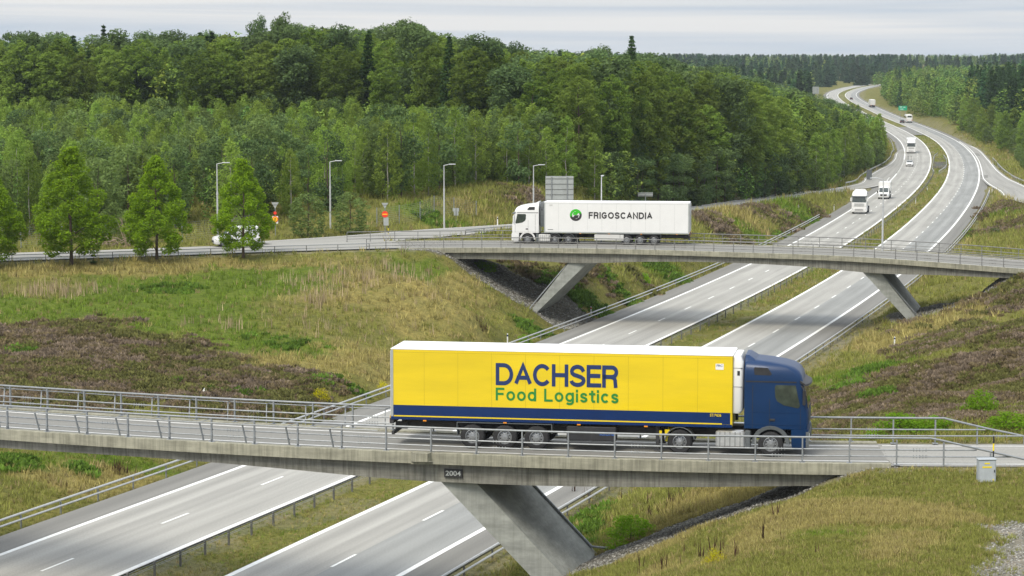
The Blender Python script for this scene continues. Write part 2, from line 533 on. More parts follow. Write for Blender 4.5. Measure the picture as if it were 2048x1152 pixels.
def hermite(xs, ys):
    xs = np.array(xs, float); ys = np.array(ys, float); m = np.gradient(ys, xs)
    def f(x):
        x = np.asarray(x, float)
        i = np.clip(np.searchsorted(xs, x) - 1, 0, len(xs) - 2)
        h = xs[i + 1] - xs[i]; t = (x - xs[i]) / h
        lo = t < 0; hi = t > 1; tc = np.clip(t, 0, 1)
        r = (2 * tc**3 - 3 * tc**2 + 1) * ys[i] + (tc**3 - 2 * tc**2 + tc) * h * m[i] + (-2 * tc**3 + 3 * tc**2) * ys[i + 1] + (tc**3 - tc**2) * h * m[i + 1]
        return np.where(lo, ys[i] + (x - xs[i]) * m[i], np.where(hi, ys[i + 1] + (x - xs[i + 1]) * m[i + 1], r))
    return f

# motorway: centre of the median and height as functions of distance
XM = hermite([-100, 40, 80, 100, 110, 130, 150, 180, 210, 250, 300, 350, 400, 450, 500, 550, 600, 650, 700, 750, 800, 900, 1000, 1200, 1400, 1600, 1800, 2100],
             [-78, -35.4, -22.6, -16.2, -12.95, -6.4, -0.3, 8.75, 17.6, 29.1, 42.7, 55.4, 67.3, 78.6, 89.4, 99.6, 109.2, 118.2, 126.6, 134.4, 141.6, 153.9, 164.5, 181.5, 199, 224, 262, 340])
ZM = hermite([-100, 40, 100, 150, 210, 300, 392, 500, 580, 690, 850, 1050, 1340, 1800, 2200],
             [0.3, .2, 0, -.6, -1.4, -2.3, -3, -4, -4.5, -4.9, -5.5, -5.8, -3.4, -.3, 2])
def XMs(y):
    return (XM(np.asarray(y) + 1.0) - XM(np.asarray(y) - 1.0)) / 2.0
def mway(y, off, dz=0.0):
    """point at lateral offset off (metres, right positive) from the median centre"""
    y = float(y); s = float(XMs(y)); n = math.hypot(1, s)
    return (float(XM(y)) + off / n, y - off * s / n, float(ZM(y)) + dz)

# ------------------------------------------------------------------ bridge lines (near edge of each deck)
def near1(x): return yn1(x)
_u = [0, 200, 400, 600, 823, 1240, 1667, 1785, 2048]; _v = [860, 871, 883, 895, 906, 921, 925.5, 927, 931]
_p = [P(a, b, 7.3) for a, b in zip(_u, _v)]
_c1 = np.polyfit([q[0] for q in _p], [q[1] for q in _p], 3)
_s_l = np.polyval(np.polyder(_c1), -22.0)
def yn1(x):
    x = np.asarray(x, float)
    return np.where(x < -22, np.polyval(_c1, -22) + (x + 22) * _s_l, np.where(x > 20, np.polyval(_c1, 20) + (x - 20) * -0.02, np.polyval(_c1, x)))
W1 = 5.5
Z2 = hermite([-90, -45, -20, 19, 30, 44, 56, 75, 110], [4.6, 5.25, 5.6, 5.6, 5.4, 4.85, 4.3, 3.6, 3.2])
_q2 = [(0, 523, 5.25), (300, 512, 5.5), (560, 503.5, 5.6), (804, 498.5, 5.6), (960, 498, 5.6), (1200, 500, 5.6), (1440, 504, 5.6), (1707, 513, 5.42), (2048, 538, 4.85)]
_p2 = [P(*q) for q in _q2]
yn2 = hermite([-95] + [q[0] for q in _p2] + [60, 80], [178] + [q[1] for q in _p2] + [198, 196])
W2 = 9.0
def edge_frame(fn, x):
    s = float(fn(x + .5) - fn(x - .5)); n = math.hypot(1, s)
    return s / n, 1 / n            # unit normal pointing away from the camera is (-s, 1)/n
def deck_pt(which, x, off, z):
    fn = yn1 if which == 1 else yn2
    s, c = edge_frame(fn, x)
    return (x - s * off, float(fn(x)) + c * off, z)

# other roads: centre polylines (x, y, z, half width)
def mw4(y, o, hw): a = mway(y, o); return (a[0], a[1], a[2], hw)
RAMP_OFF = [mw4(720, -10.2, .4), mw4(690, -11, 1.2), mw4(640, -11.2, 1.4), mw4(600, -11.7, 1.9), mw4(568, -12.5, 2.6), mw4(530, -12.9, 3.0), (77.5, 505, -3.95, 2.9), (66, 470, -3.3, 3.2), (53.5, 433, -2.0, 3.3), (38, 382, -.4, 3.4), (25.6, 338, 1.1, 3.5), (17, 306, 2.6, 3.5),
            (9, 276, 3.9, 3.6), (2, 256, 4.7, 3.8), (-6, 240, 5.3, 4.0), (-15, 226.5, 5.52, 4.2), (-22, 219.5, 5.56, 4.2)]
RAMP_ON = [mw4(800, 10.2, .4), mw4(735, 11.3, 1.5), mw4(640, 11.6, 1.8), mw4(565, 12.3, 2.5), mw4(532, 13.3, 3.2), (105.3, 504, -3.85, 3.6), (98, 455, -2.9, 3.6), (92.4, 424, -2.2, 3.5), (86, 370, -.6, 3.5), (80, 310, 1.5, 3.5), (76, 250, 3.2, 3.6), (74, 210, 3.7, 3.8)]
def resample(pl, step):
    a = np.array(pl, float); d = np.r_[0, np.cumsum(np.hypot(np.diff(a[:, 0]), np.diff(a[:, 1])))]
    n = max(2, int(d[-1] / step)); t = np.linspace(0, d[-1], n)
    return np.stack([hermite(d, a[:, k])(t) for k in range(a.shape[1])], 1)
ramp_off = resample(RAMP_OFF, 3.0)
ramp_on = resample(RAMP_ON, 3.0)
road2_l = np.array([(x, float(yn2(x)) + W2 / 2, float(Z2(x)), W2 / 2) for x in np.arange(-92, -9.5, 1.5)])
road2_r = np.array([(x, float(yn2(x)) + W2 / 2, float(Z2(x)), W2 / 2) for x in np.arange(50, 110, 1.5)])
road1_l = np.array([(x, float(yn1(x)) + W1 / 2, 7.25, W1 / 2) for x in np.arange(-90, -41, 1.0)])
road1_r = np.array([(x, float(yn1(x)) + W1 / 2, 7.25, W1 / 2) for x in np.arange(14.9, 60, 1.0)])

# ------------------------------------------------------------------ terrain: smooth surface through surveyed heights, cut by the roads
ctl = []
def cp(u, v, z): x, y = P(u, v, z); ctl.append((x, y, z))
for q in [(0, 530, 4.9), (300, 518, 5.0), (600, 508, 5.3), (790, 502, 5.3), (0, 780, 1.8), (0, 700, 2.6), (0, 620, 3.6), (0, 580, 4.2), (300, 780, 1.4), (300, 650, 3.1), (300, 580, 4.1), (560, 780, .7), (560, 700, 1.6), (560, 620, 3.0), (560, 560, 4.2),
          (720, 790, .2), (720, 700, 1.1), (720, 620, 2.8), (720, 560, 4.3), (820, 650, 1.5), (840, 560, 4.4), (880, 700, 0), (900, 610, 2.6), (875, 526, 4.5), (960, 600, 1.7), (990, 660, -.4), (1110, 660, -1.3), (930, 524, 4.2), (1040, 585, 1.1), (1180, 640, -1.2),
          (0, 920, 1.2), (120, 925, .5),
          (1000, 530, 3.4), (1200, 540, 1.8), (1200, 600, .1), (1300, 540, .4), (1431, 483, -.7), (1550, 435, -1.6), (1640, 405, -2.8),
          (1950, 480, -2.6), (2048, 440, -1.2), (2040, 480, .5),
          (2048, 562, 4.0), (1855, 641, .5), (1810, 600, -.2), (1900, 545, .4), (1990, 520, 2.2), (1650, 810, .5), (1700, 700, -.4), (1800, 690, .2), (1900, 700, 2.5), (2048, 640, 4.2), (2048, 720, 5.0), (2048, 820, 5.8), (1800, 800, 3.2), (1900, 800, 4.6), (1950, 600, 1.9)]:
    cp(*q)
ctl += [(-60, 110, 3), (-60, 150, 4.3), (-80, 190, 4.6), (-60, 90, 3.5), (-45, 115, 2.2), (-45, 140, 2.6), (-90, 140, 5), (-50, 225, 5.1), (-30, 229, 5.2), (-60, 300, 6), (-60, 400, 7), (-110, 400, 7.2), (-20, 300, 6.2), (-20, 400, 7), (0, 300, 6.6),
        (-9, 256, 7.2), (-16, 243, 6.0), (4, 276, 6.0), (8, 292, 6.4), (15, 312, 5.4), (29.6, 366, 4.2), (42, 402, 2.4), (60, 470, -.9), (72, 502, -2.2), (80, 535, -3.0), (20, 420, 6), (60, 620, 0), (50, 540, 1.5), (75, 800, -1), (100, 1000, -2), (0, 600, 7), (0, 1000, 6), (-200, 500, 8),
        (-200, 1000, 9), (60, 160, 6.8), (60, 120, 7.2), (30, 100, 7.0), (28, 82, 7.1), (45, 80, 7.4), (70, 190, 4.2), (100, 200, 5), (110, 300, 3), (110, 400, -.5), (120, 480, -2.5), (150, 500, -1), (150, 640, -3.5), (170, 700, -1), (200, 600, 1), (200, 900, 0), (230, 1100, 0), (300, 1500, 2),
        (0, 2000, 11), (200, 2000, 5), (400, 1800, 4), (200, 2500, 12), (700, 2500, 13), (-500, 2500, 14), (400, 2300, 9), (-300, 1500, 9), (60, 1500, 4), (100, 1300, 1), (400, 900, 4), (600, 1500, 8), (180, 230, 4), (200, 350, 3), (1500, 2500, 14), (-1500, 2500, 14), (0, 5500, 14), (1500, 5500, 14), (-1500, 5500, 14),
        (-60, 55, 4), (10, 40, 5), (50, 50, 7)]
for yb, qs in ((70, 1), (78, 1), (86, 1), (92, 1), (104, 1), (116, 1), (132, 1), (148, .85)):
    for q, z in ((-6, 0.1), (-3, .7), (0, 1.6), (3.6, 2.9), (7.9, 4.7), (12, 6.3), (14.5, 6.95), (18, 7.1), (22, 7.1)):
        ctl.append((q + .34 * (yb - 91.5) * (1 if yb < 92 else .95), yb, z * qs))
for y in (50, 75, 100, 125, 150, 180, 210, 250, 300, 350, 400, 460, 520, 580, 650, 750, 900, 1100, 1300, 1500, 1800, 2100):
    for o_ in (-13.5, 13.5):
        a = mway(y, o_, -.1); ctl.append(a)
for a in ramp_off[::9]:
    ctl.append((a[0], a[1], a[2] - .1))
for a in ramp_on[::10]:
    ctl.append((a[0], a[1], a[2] - .1))
ctl = np.array(ctl)
keep = [0]
for i in range(1, len(ctl)):
    if np.min(np.hypot(*(ctl[keep, :2] - ctl[i, :2]).T)) > 2.5: keep.append(i)
ctl = ctl[keep]
_A = np.hypot(ctl[:, None, 0] - ctl[None, :, 0], ctl[:, None, 1] - ctl[None, :, 1])
_n = len(ctl)
_B = np.zeros((_n + 3, _n + 3)); _B[:_n, :_n] = _A + np.eye(_n) * -0.25
_B[:_n, _n] = 1; _B[:_n, _n + 1:] = ctl[:, :2] / 100; _B[_n, :_n] = 1; _B[_n + 1:, :_n] = ctl[:, :2].T / 100
_w = np.linalg.solve(_B, np.r_[ctl[:, 2], 0, 0, 0])
def smooth(t): t = np.clip(t, 0, 1); return t * t * (3 - 2 * t)
def road_blend(z, x, y, line, flat, blend, dz):
    lo = line[:, :2].min(0) - blend - 12; hi = line[:, :2].max(0) + blend + 12
    k = np.where((x > lo[0]) & (x < hi[0]) & (y > lo[1]) & (y < hi[1]))[0]
    for c in range(0, len(k), 20000):
        kk = k[c:c + 20000]
        d = np.hypot(x[kk, None] - line[None, :, 0], y[kk, None] - line[None, :, 1])
        j = d.argmin(1); dm = d[np.arange(len(kk)), j] - line[j, 3] - flat
        w = 1 - smooth(dm / blend)
        z[kk] = z[kk] * (1 - w) + (line[j, 2] + dz) * w
def zg(x, y):
    x = np.atleast_1d(np.asarray(x, float)); y = np.atleast_1d(np.asarray(y, float))
    z = np.empty(len(x))
    for c in range(0, len(x), 20000):
        xx = x[c:c + 20000]; yy = y[c:c + 20000]
        d = np.hypot(xx[:, None] - ctl[None, :, 0], yy[:, None] - ctl[None, :, 1])
        z[c:c + 20000] = d @ _w[:_n] + _w[_n] + xx * _w[_n + 1] / 100 + yy * _w[_n + 2] / 100
    z += .10 * np.sin(x * .7 + 1.3 * np.sin(y * .31)) * np.cos(y * .53 + np.sin(x * .4)) + .05 * np.sin(x * 2.1 + y) * np.sin(y * 1.7 - x * .6)
    road_blend(z, x, y, ramp_off, 1.2, 7.0, -.09)
    road_blend(z, x, y, ramp_on, 1.2, 8.0, -.09)
    road_blend(z, x, y, road2_l, .6, 3.0, -.09)
    road_blend(z, x, y, road2_r, .6, 5.0, -.09)
    road_blend(z, x, y, road1_l, .6, 3.0, -.09)
    road_blend(z, x, y, road1_r[2:], .5, 3.0, -.07)
    s = XMs(y); lat = (x - XM(y)) / np.hypot(1, s)
    dm = np.abs(lat) - 12.0
    w = 1 - smooth(dm / 4.0)
    zm = ZM(y) - .09 - .22 * np.clip(1 - np.abs(lat) / 2.3, 0, 1) - .12 * np.clip((np.abs(lat) - 11.6) / 1.0, 0, 1)
    z = z * (1 - w) + zm * w
    for line in (ramp_off, ramp_on):
        z2 = z.copy(); road_blend(z2, x, y, line, .25, 2.2, -.09)
        z = np.where(np.abs(lat) > 11.7, np.maximum(z, z2), z)
    return z
def zg1(x, y): return float(zg([x], [y])[0])
def hit(u, v, extra=0.0):
    """where the line of sight through a pixel meets the ground"""
    x = (u - 1024) / F; yy = (576 - v) / F
    d = np.array([x, math.cos(TILT) + yy * math.sin(TILT), -math.sin(TILT) + yy * math.cos(TILT)])
    ts = np.geomspace(60, 4000, 1500)
    X = d[0] * ts; Y = d[1] * ts; Zr = CZ + d[2] * ts
    g = zg(X, Y) + extra
    k = np.where(Zr < g)[0]
    if len(k) == 0: return X[-1], Y[-1], float(g[-1])
    i = k[0]
    if i == 0: return X[0], Y[0], float(g[0])
    a = (Zr[i - 1] - g[i - 1]) / ((Zr[i - 1] - g[i - 1]) - (Zr[i] - g[i]))
    x0 = X[i - 1] + (X[i] - X[i - 1]) * a; y0 = Y[i - 1] + (Y[i] - Y[i - 1]) * a
    return float(x0), float(y0), zg1(x0, y0)

# patches of ground cover: (pixel centre, half width, half height, kind)
GREEN, STRAW, HEATH, MIXED, GRAVEL = range(5)
PAL = np.array([(.105, .150, .022), (.245, .215, .078), (.130, .106, .058), (.155, .155, .045), (.22, .21, .19)])
patches = [(60, 533, 200, 9, STRAW), (150, 545, 200, 9, STRAW), (450, 526, 260, 11, STRAW), (330, 575, 170, 22, GREEN), (560, 560, 170, 25, GREEN), (100, 612, 200, 30, GREEN), (400, 630, 160, 28, GREEN), (600, 640, 120, 40, MIXED), (560, 685, 130, 22, GREEN), (740, 575, 150, 40, STRAW), (640, 520, 100, 10, MIXED),
           (820, 528, 60, 20, GREEN), (830, 640, 150, 40, STRAW), (930, 580, 50, 35, STRAW), (900, 680, 120, 28, MIXED), (720, 705, 150, 25, STRAW), (560, 718, 90, 10, STRAW), (1000, 640, 70, 30, MIXED), (1050, 655, 40, 15, GREEN), (740, 640, 60, 60, MIXED), (700, 740, 70, 20, STRAW), (720, 780, 60, 25, MIXED),
           (120, 690, 200, 32, HEATH), (300, 715, 200, 40, HEATH), (100, 755, 200, 40, HEATH), (350, 770, 170, 30, HEATH), (500, 755, 110, 25, HEATH), (600, 768, 50, 14, HEATH), (80, 580, 90, 14, MIXED),
           (150, 960, 250, 30, STRAW), (40, 920, 60, 15, GREEN), (60, 1010, 120, 20, MIXED), (250, 935, 120, 12, GREEN),
           (970, 540, 40, 10, GREEN), (1000, 535, 40, 12, STRAW), (1090, 545, 60, 14, HEATH), (1200, 545, 60, 14, HEATH), (1150, 580, 70, 16, GREEN), (1250, 560, 50, 14, MIXED), (1350, 550, 90, 18, GREEN), (1250, 595, 80, 18, GREEN), (1180, 625, 50, 12, STRAW), (1290, 580, 30, 10, HEATH),
           (1420, 445, 90, 12, HEATH), (1530, 432, 90, 12, HEATH), (1620, 418, 50, 8, HEATH), (1420, 424, 70, 5, STRAW), (1550, 405, 80, 5, GREEN), (1600, 440, 60, 8, GREEN), (1500, 460, 70, 8, GREEN), (1650, 400, 60, 5, MIXED),
           (860, 440, 70, 18, GREEN), (850, 460, 80, 10, MIXED), (970, 425, 50, 15, STRAW), (1000, 440, 60, 14, MIXED), (1060, 400, 50, 20, HEATH), (1180, 380, 60, 20, MIXED), (1200, 370, 20, 10, HEATH), (1300, 400, 120, 14, MIXED), (1450, 385, 120, 10, GREEN), (1560, 375, 100, 8, STRAW), (1640, 362, 60, 6, GREEN), (1400, 370, 100, 5, HEATH),
           (1660, 690, 60, 16, GRAVEL), (1720, 640, 70, 30, MIXED), (1640, 740, 40, 20, MIXED), (1760, 690, 60, 22, STRAW), (1850, 655, 70, 18, STRAW), (1950, 612, 60, 16, STRAW), (1740, 740, 60, 14, GREEN), (1700, 765, 50, 12, GREEN), (1660, 800, 60, 20, HEATH),
           (2000, 600, 70, 30, HEATH), (1960, 680, 90, 40, HEATH), (1850, 760, 110, 35, HEATH), (2010, 750, 60, 40, HEATH), (1800, 810, 120, 20, HEATH), (1900, 540, 90, 14, MIXED), (1850, 590, 60, 25, MIXED),
           (1990, 420, 60, 10, HEATH), (1920, 470, 40, 14, GREEN), (1990, 480, 60, 12, MIXED), (1960, 440, 30, 12, GREEN), (2020, 455, 40, 12, HEATH),
           (1180, 1000, 60, 20, MIXED), (1240, 1040, 60, 30, MIXED), (1330, 1010, 60, 25, MIXED), (1400, 1000, 120, 20, STRAW), (1330, 1070, 100, 25, STRAW), (1500, 985, 80, 14, STRAW), (1130, 1020, 40, 30, MIXED),
           (1400, 1110, 100, 30, MIXED), (1330, 1135, 60, 20, STRAW), (1560, 1050, 110, 25, STRAW), (1600, 1110, 110, 30, MIXED), (1480, 1100, 70, 25, STRAW), (1750, 1010, 130, 25, STRAW), (1720, 1060, 120, 25, MIXED), (1800, 1090, 90, 25, STRAW), (1640, 1080, 60, 14, GREEN), (1850, 1030, 100, 25, STRAW), (1900, 970, 90, 20, MIXED), (1900, 1110, 80, 30, MIXED),
           (2030, 1075, 40, 26, GRAVEL), (2015, 1125, 45, 26, GRAVEL), (1960, 1150, 30, 10, GRAVEL)]
_pt = []
for (u, v, ru, rv, k) in patches:
    x, y, z = hit(u, v); _, y1, _ = hit(u, v - rv * .9); _, y2, _ = hit(u, v + rv * .9)
    _pt.append((x, y, max(.6, ru / F * y), max(1.5, min(60, abs(y1 - y2) / 2)), k))
_pt = np.array(_pt)
def vnoise(x, y, s, seed):
    """cheap value noise"""
    x = x * s; y = y * s; xi = np.floor(x).astype(int); yi = np.floor(y).astype(int); fx = smooth(x - xi); fy = smooth(y - yi)
    def h(a, b):
        n = (a * 374761393 + b * 668265263 + seed * 144665) & 0xffffffff
        n = ((n ^ (n >> 13)) * 1274126177) & 0xffffffff
        return ((n ^ (n >> 16)) & 0xffff) / 65535.0
    return (h(xi, yi) * (1 - fx) + h(xi + 1, yi) * fx) * (1 - fy) + (h(xi, yi + 1) * (1 - fx) + h(xi + 1, yi + 1) * fx) * fy
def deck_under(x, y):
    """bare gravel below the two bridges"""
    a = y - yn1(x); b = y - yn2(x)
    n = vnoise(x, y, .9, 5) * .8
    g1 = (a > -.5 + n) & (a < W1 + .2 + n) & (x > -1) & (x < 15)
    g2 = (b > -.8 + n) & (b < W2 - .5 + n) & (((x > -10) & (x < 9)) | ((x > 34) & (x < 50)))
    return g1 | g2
def cover(x, y):
    """weights of the five ground covers"""
    n1 = (vnoise(x, y, .22, 1) - .5) * 5 + (vnoise(x, y, .8, 2) - .5) * 2.2
    n2 = (vnoise(x, y, .22, 3) - .5) * 9 + (vnoise(x, y, .8, 4) - .5) * 4
    fr_ = 1 + np.clip((y - 220) / 120, 0, 2.5); n1 = n1 * fr_; n2 = n2 * fr_ * 1.3
    w = np.zeros((len(x), 5)); w[:, MIXED] = .10
    for c in range(0, len(x), 20000):
        s = slice(c, c + 20000)
        d = ((x[s, None] + n1[s, None] * .5 - _pt[None, :, 0]) / _pt[None, :, 2])**2 + ((y[s, None] + n2[s, None] * .5 - _pt[None, :, 1]) / _pt[None, :, 3])**2
        e = np.exp(-1.3 * d)
        for k in range(5): w[s, k] += e[:, _pt[:, 4] == k].sum(1)
    w = w**2.2
    rn = vnoise(x, y, .5, 9); rm = vnoise(x, y, 1.7, 11)
    w[:, GREEN] *= .5 + rn; w[:, STRAW] *= .4 + 1.2 * (1 - rn); w[:, MIXED] *= .6 + .8 * rm
    w /= w.sum(1, keepdims=True)
    lat = (x - XM(y)) / np.hypot(1, XMs(y)); al = np.abs(lat)
    wm = np.zeros_like(w); pn = vnoise(x, y, .35, 21)
    wm[:, STRAW] = .25 * (1 - pn); wm[:, GREEN] = .35 * pn; wm[:, MIXED] = .55; wm[:, GRAVEL] = .5 * (np.clip((np.abs(lat - -1.7) < .5) + .0, 0, 1)) + .25 * (pn < .35)
    wm /= wm.sum(1, keepdims=True)
    med = al < 2.45
    w[med] = wm[med]
    ver = (al > 11.2) & (al < 13.2 + pn * 3)
    wv = np.zeros_like(w); wv[:, MIXED] = .5; wv[:, GRAVEL] = .8 - .6 * np.clip((al - 12.3) / 3, 0, 1); wv[:, STRAW] = .25; wv /= wv.sum(1, keepdims=True)
    ver &= (lat > 0) | (al < 12.4)
    w[ver] = .25 * w[ver] + .75 * wv[ver]
    for line in (ramp_off, ramp_on, road2_l, road1_r, road2_r):
        lo = line[:, :2].min(0) - 8; hi = line[:, :2].max(0) + 8
        k = np.where((x > lo[0]) & (x < hi[0]) & (y > lo[1]) & (y < hi[1]))[0]
        for c in range(0, len(k), 20000):
            kk = k[c:c + 20000]
            d = np.hypot(x[kk, None] - line[None, :, 0], y[kk, None] - line[None, :, 1]); j = d.argmin(1)
            near = d[np.arange(len(kk)), j] - line[j, 3] < .9 + pn[kk] * .5
            w[kk[near]] = np.array([.1, .25, 0, .35, .5]) / 1.2
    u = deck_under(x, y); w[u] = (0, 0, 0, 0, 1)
    return w, u
def soil(x, y):
    w, u = cover(x, y)
    c = w @ PAL
    far = np.clip((y - 210) / 200, 0, 1)[:, None]
    h = w[:, HEATH:HEATH + 1] * np.clip(vnoise(x, y, .7, 31)[:, None] * 1.6 - .55, 0, 1)
    c = c * (1 - h * .6) + np.array([.15, .105, .09]) * h * .6
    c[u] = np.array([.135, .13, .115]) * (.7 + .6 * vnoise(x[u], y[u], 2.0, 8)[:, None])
    return c

# the ground sheet: finer close to the camera, reaching past the horizon forests
rows = np.concatenate([np.arange(45, 70, 1.2), np.arange(70, 130, .42), np.arange(130, 235, .6), np.arange(235, 420, 1.6), np.geomspace(420, 6500, 150)])
t = np.linspace(-.33, .33, 420)
gx = rows[:, None] * t[None, :]; gy = np.repeat(rows[:, None], len(t), 1)
gxf = gx.ravel(); gyf = gy.ravel(); gz = zg(gxf, gyf)
a = np.arange(len(rows) * len(t)).reshape(len(rows), len(t))
gf = np.stack([a[:-1, :-1], a[:-1, 1:], a[1:, 1:], a[1:, :-1]], -1).reshape(-1, 4)
ground = link_mesh('ground', mesh_np('ground', np.stack([gxf, gyf, gz], 1), gf, M['ground'], attr=('soil', soil(gxf, gyf)), smooth=True))
tag(ground, kind='structure')

# ------------------------------------------------------------------ roads
def strip(name, pts_l, pts_r, material, u0, u1, kind='structure', parent=None, nx=1):
    """road surface between two edge polylines, with u, v in metres"""
    l = np.array(pts_l); r = np.array(pts_r); n = len(l)
    d = np.r_[0, np.cumsum(np.linalg.norm(np.diff((l + r) / 2, axis=0), axis=1))]
    vs = []; uv = []
    for k in range(nx + 1):
        s = k / nx
        vs.append(l * (1 - s) + r * s); uv.append(np.stack([np.full(n, u0 + (u1 - u0) * s), d], 1))
    v = np.concatenate(vs); uvs = np.concatenate(uv); f = []
    for k in range(nx):
        i = np.arange(n - 1) + k * n
        f.append(np.stack([i, i + n, i + n + 1, i + 1], 1))
    f = np.concatenate(f)
    o = link_mesh(name, mesh_np(name, v, f, material, uv=uvs), parent)
    if kind and not parent: tag(o, kind=kind)
    return o
ys = np.concatenate([np.arange(50, 300, 2.0), np.arange(300, 900, 5.0), np.arange(900, 2110, 12.0)])
def mstrip(name, o0, o1, m, u0=0.0, dz=0.0, y=ys):
    return strip(name, [mway(q, o0, dz) for q in y], [mway(q, o1, dz) for q in y], m, u0, u0 + (o1 - o0))
mstrip('left_carriageway', -9.75, -2.2, M['road_left'], -.15)
mstrip('right_carriageway', 2.2, 9.75, M['road_right'], -.2)
mstrip('left_hard_shoulder', -11.9, -9.752, M['shoulder'])
mstrip('right_hard_shoulder', 9.752, 11.6, M['shoulder'])

def paint(name, o0, o1, y0, y1, dash=None, step=2.0):
    """painted line at dz above the asphalt; dash = (length, period)"""
    mb = MB(); y = y0
    seg = []
    if dash is None:
        yy = np.concatenate([np.arange(y0, min(y1, 420), 3.0), np.arange(max(y0, 420), y1, 9.0)]) if y1 > 420 else np.arange(y0, y1, 3.0)
        pts = [(mway(q, o0, .006 + q * 2e-5), mway(q, o1, .006 + q * 2e-5)) for q in yy]
        vs = [p for pr in pts for p in pr]
        mb.add(vs, [(2 * i, 2 * i + 1, 2 * i + 3, 2 * i + 2) for i in range(len(pts) - 1)])
    else:
        while y < y1:
            a, b = mway(y, o0, .006 + y * 2e-5), mway(y, o1, .006 + y * 2e-5); e = y + dash[0] * .95
            c, d = mway(e, o1, .006 + y * 2e-5), mway(e, o0, .006 + y * 2e-5)
            mb.add([a, b, c, d], [(0, 1, 2, 3)]); y += dash[1] * .95
    return tag(mb.build(name, M['paint']), kind='structure')
paint('road_marking_edge_line', -9.75, -9.45, 60, 560)
paint('road_marking_edge_line', -9.75, -9.45, 640, 2000)
paint('road_marking_edge_line', -2.55, -2.25, 60, 2000)
paint('road_marking_edge_line', 2.25, 2.55, 60, 2000)
paint('road_marking_edge_line', 9.45, 9.75, 60, 2000)
paint('road_marking_lane_dashes', -6.08, -5.93, 102.2, 1500, (3, 12))
paint('road_marking_lane_dashes', 5.93, 6.08, 107, 1500, (3, 12))
paint('road_marking_exit_dashes', -9.72, -9.42, 562, 640, (1, 4))

def line_strip(name, line, m, off0, off1, dz=0.0, parent=None, i0=0, i1=None):
    """strip along a centre polyline between lateral offsets (right of travel positive, as fractions when None)"""
    a = line[i0:i1]; d = np.gradient(a[:, :2], axis=0); d /= np.linalg.norm(d, axis=1)[:, None]
    nrm = np.stack([d[:, 1], -d[:, 0]], 1)
    o0 = off0 if off0 is not None else -a[:, 3]; o1 = off1 if off1 is not None else a[:, 3]
    o0 = o0[i0:i1] if np.ndim(o0) and len(o0) == len(line) else np.broadcast_to(o0, len(a)); o1 = o1[i0:i1] if np.ndim(o1) and len(o1) == len(line) else np.broadcast_to(o1, len(a))
    l = np.c_[a[:, :2] + nrm * o0[:, None], a[:, 2] + dz]; r = np.c_[a[:, :2] + nrm * o1[:, None], a[:, 2] + dz]
    return strip(name, l, r, m, 0.0, float(np.mean(o1 - o0)), parent=parent)
line_strip('exit_ramp', ramp_off, M['road_plain'], None, None, .012)
line_strip('entry_ramp', ramp_on, M['road_plain'], None, None, .016)
w_ = ramp_off[:, 3]
line_strip('road_marking_ramp_line', ramp_off, M['paint'], w_ - .62, w_ - .48, .020, i0=10)
line_strip('road_marking_ramp_line', ramp_off, M['paint'], -w_ + .5, -w_ + .64, .020, i0=62, i1=-6)
w_ = ramp_on[:, 3]
line_strip('road_marking_ramp_line', ramp_on, M['paint'], w_ - .62, w_ - .42, .024)
line_strip('road_marking_ramp_line', ramp_on, M['paint'], -w_ + .45, -w_ + .65, .024, i0=16)

def xstrip(name, which, xs, off0, off1, zf, m, u0=0.0, parent=None):
    return strip(name, [deck_pt(which, x, off1, zf(x)) for x in xs], [deck_pt(which, x, off0, zf(x)) for x in xs], m, u0 + off1, u0 + off0, parent=parent)
xstrip('country_road', 2, np.arange(-92, -9.9, 1.0), .3, W2 - .2, lambda x: float(Z2(x)) + .004, M['road_plain'])
xstrip('country_road', 2, np.arange(48.2, 104, 1.0), .3, W2 - .3, lambda x: float(Z2(x)) - .05, M['road_plain'])
xstrip('slip_road', 1, np.arange(14.7, 58, 1.0), .1, W1 - .1, lambda x: 7.21, M['road_plain'])
xstrip('slip_road', 1, np.arange(-88, -42, 1.0), .3, W1 - .3, lambda x: 7.25, M['road_plain'])
xstrip('road_marking_edge_line', 2, np.arange(-92, -20, 1.0), .75, .87, lambda x: float(Z2(x)) + .012, M['paint'])
xstrip('road_marking_edge_line', 2, np.arange(-92, -28, 1.0), W2 - .8, W2 - .68, lambda x: float(Z2(x)) + .012, M['paint'])
xstrip('road_marking_edge_line', 1, np.arange(14.9, 58, 1.0), .55, .67, lambda x: 7.217, M['paint'])
xstrip('road_marking_edge_line', 1, np.arange(14.9, 58, 1.0), W1 - .67, W1 - .55, lambda x: 7.217, M['paint'])
# crossing link of asphalt between the two carriageways, far off
mb = MB()
pts = [(mway(y, -2.25, .004), mway(y, 2.25, .004)) for y in np.arange(872, 985, 5.0)]
mb.add([p for q in pts for p in q], [(2 * i, 2 * i + 1, 2 * i + 3, 2 * i + 2) for i in range(len(pts) - 1)])
tag(mb.build('median_crossover', M['shoulder']), kind='structure')
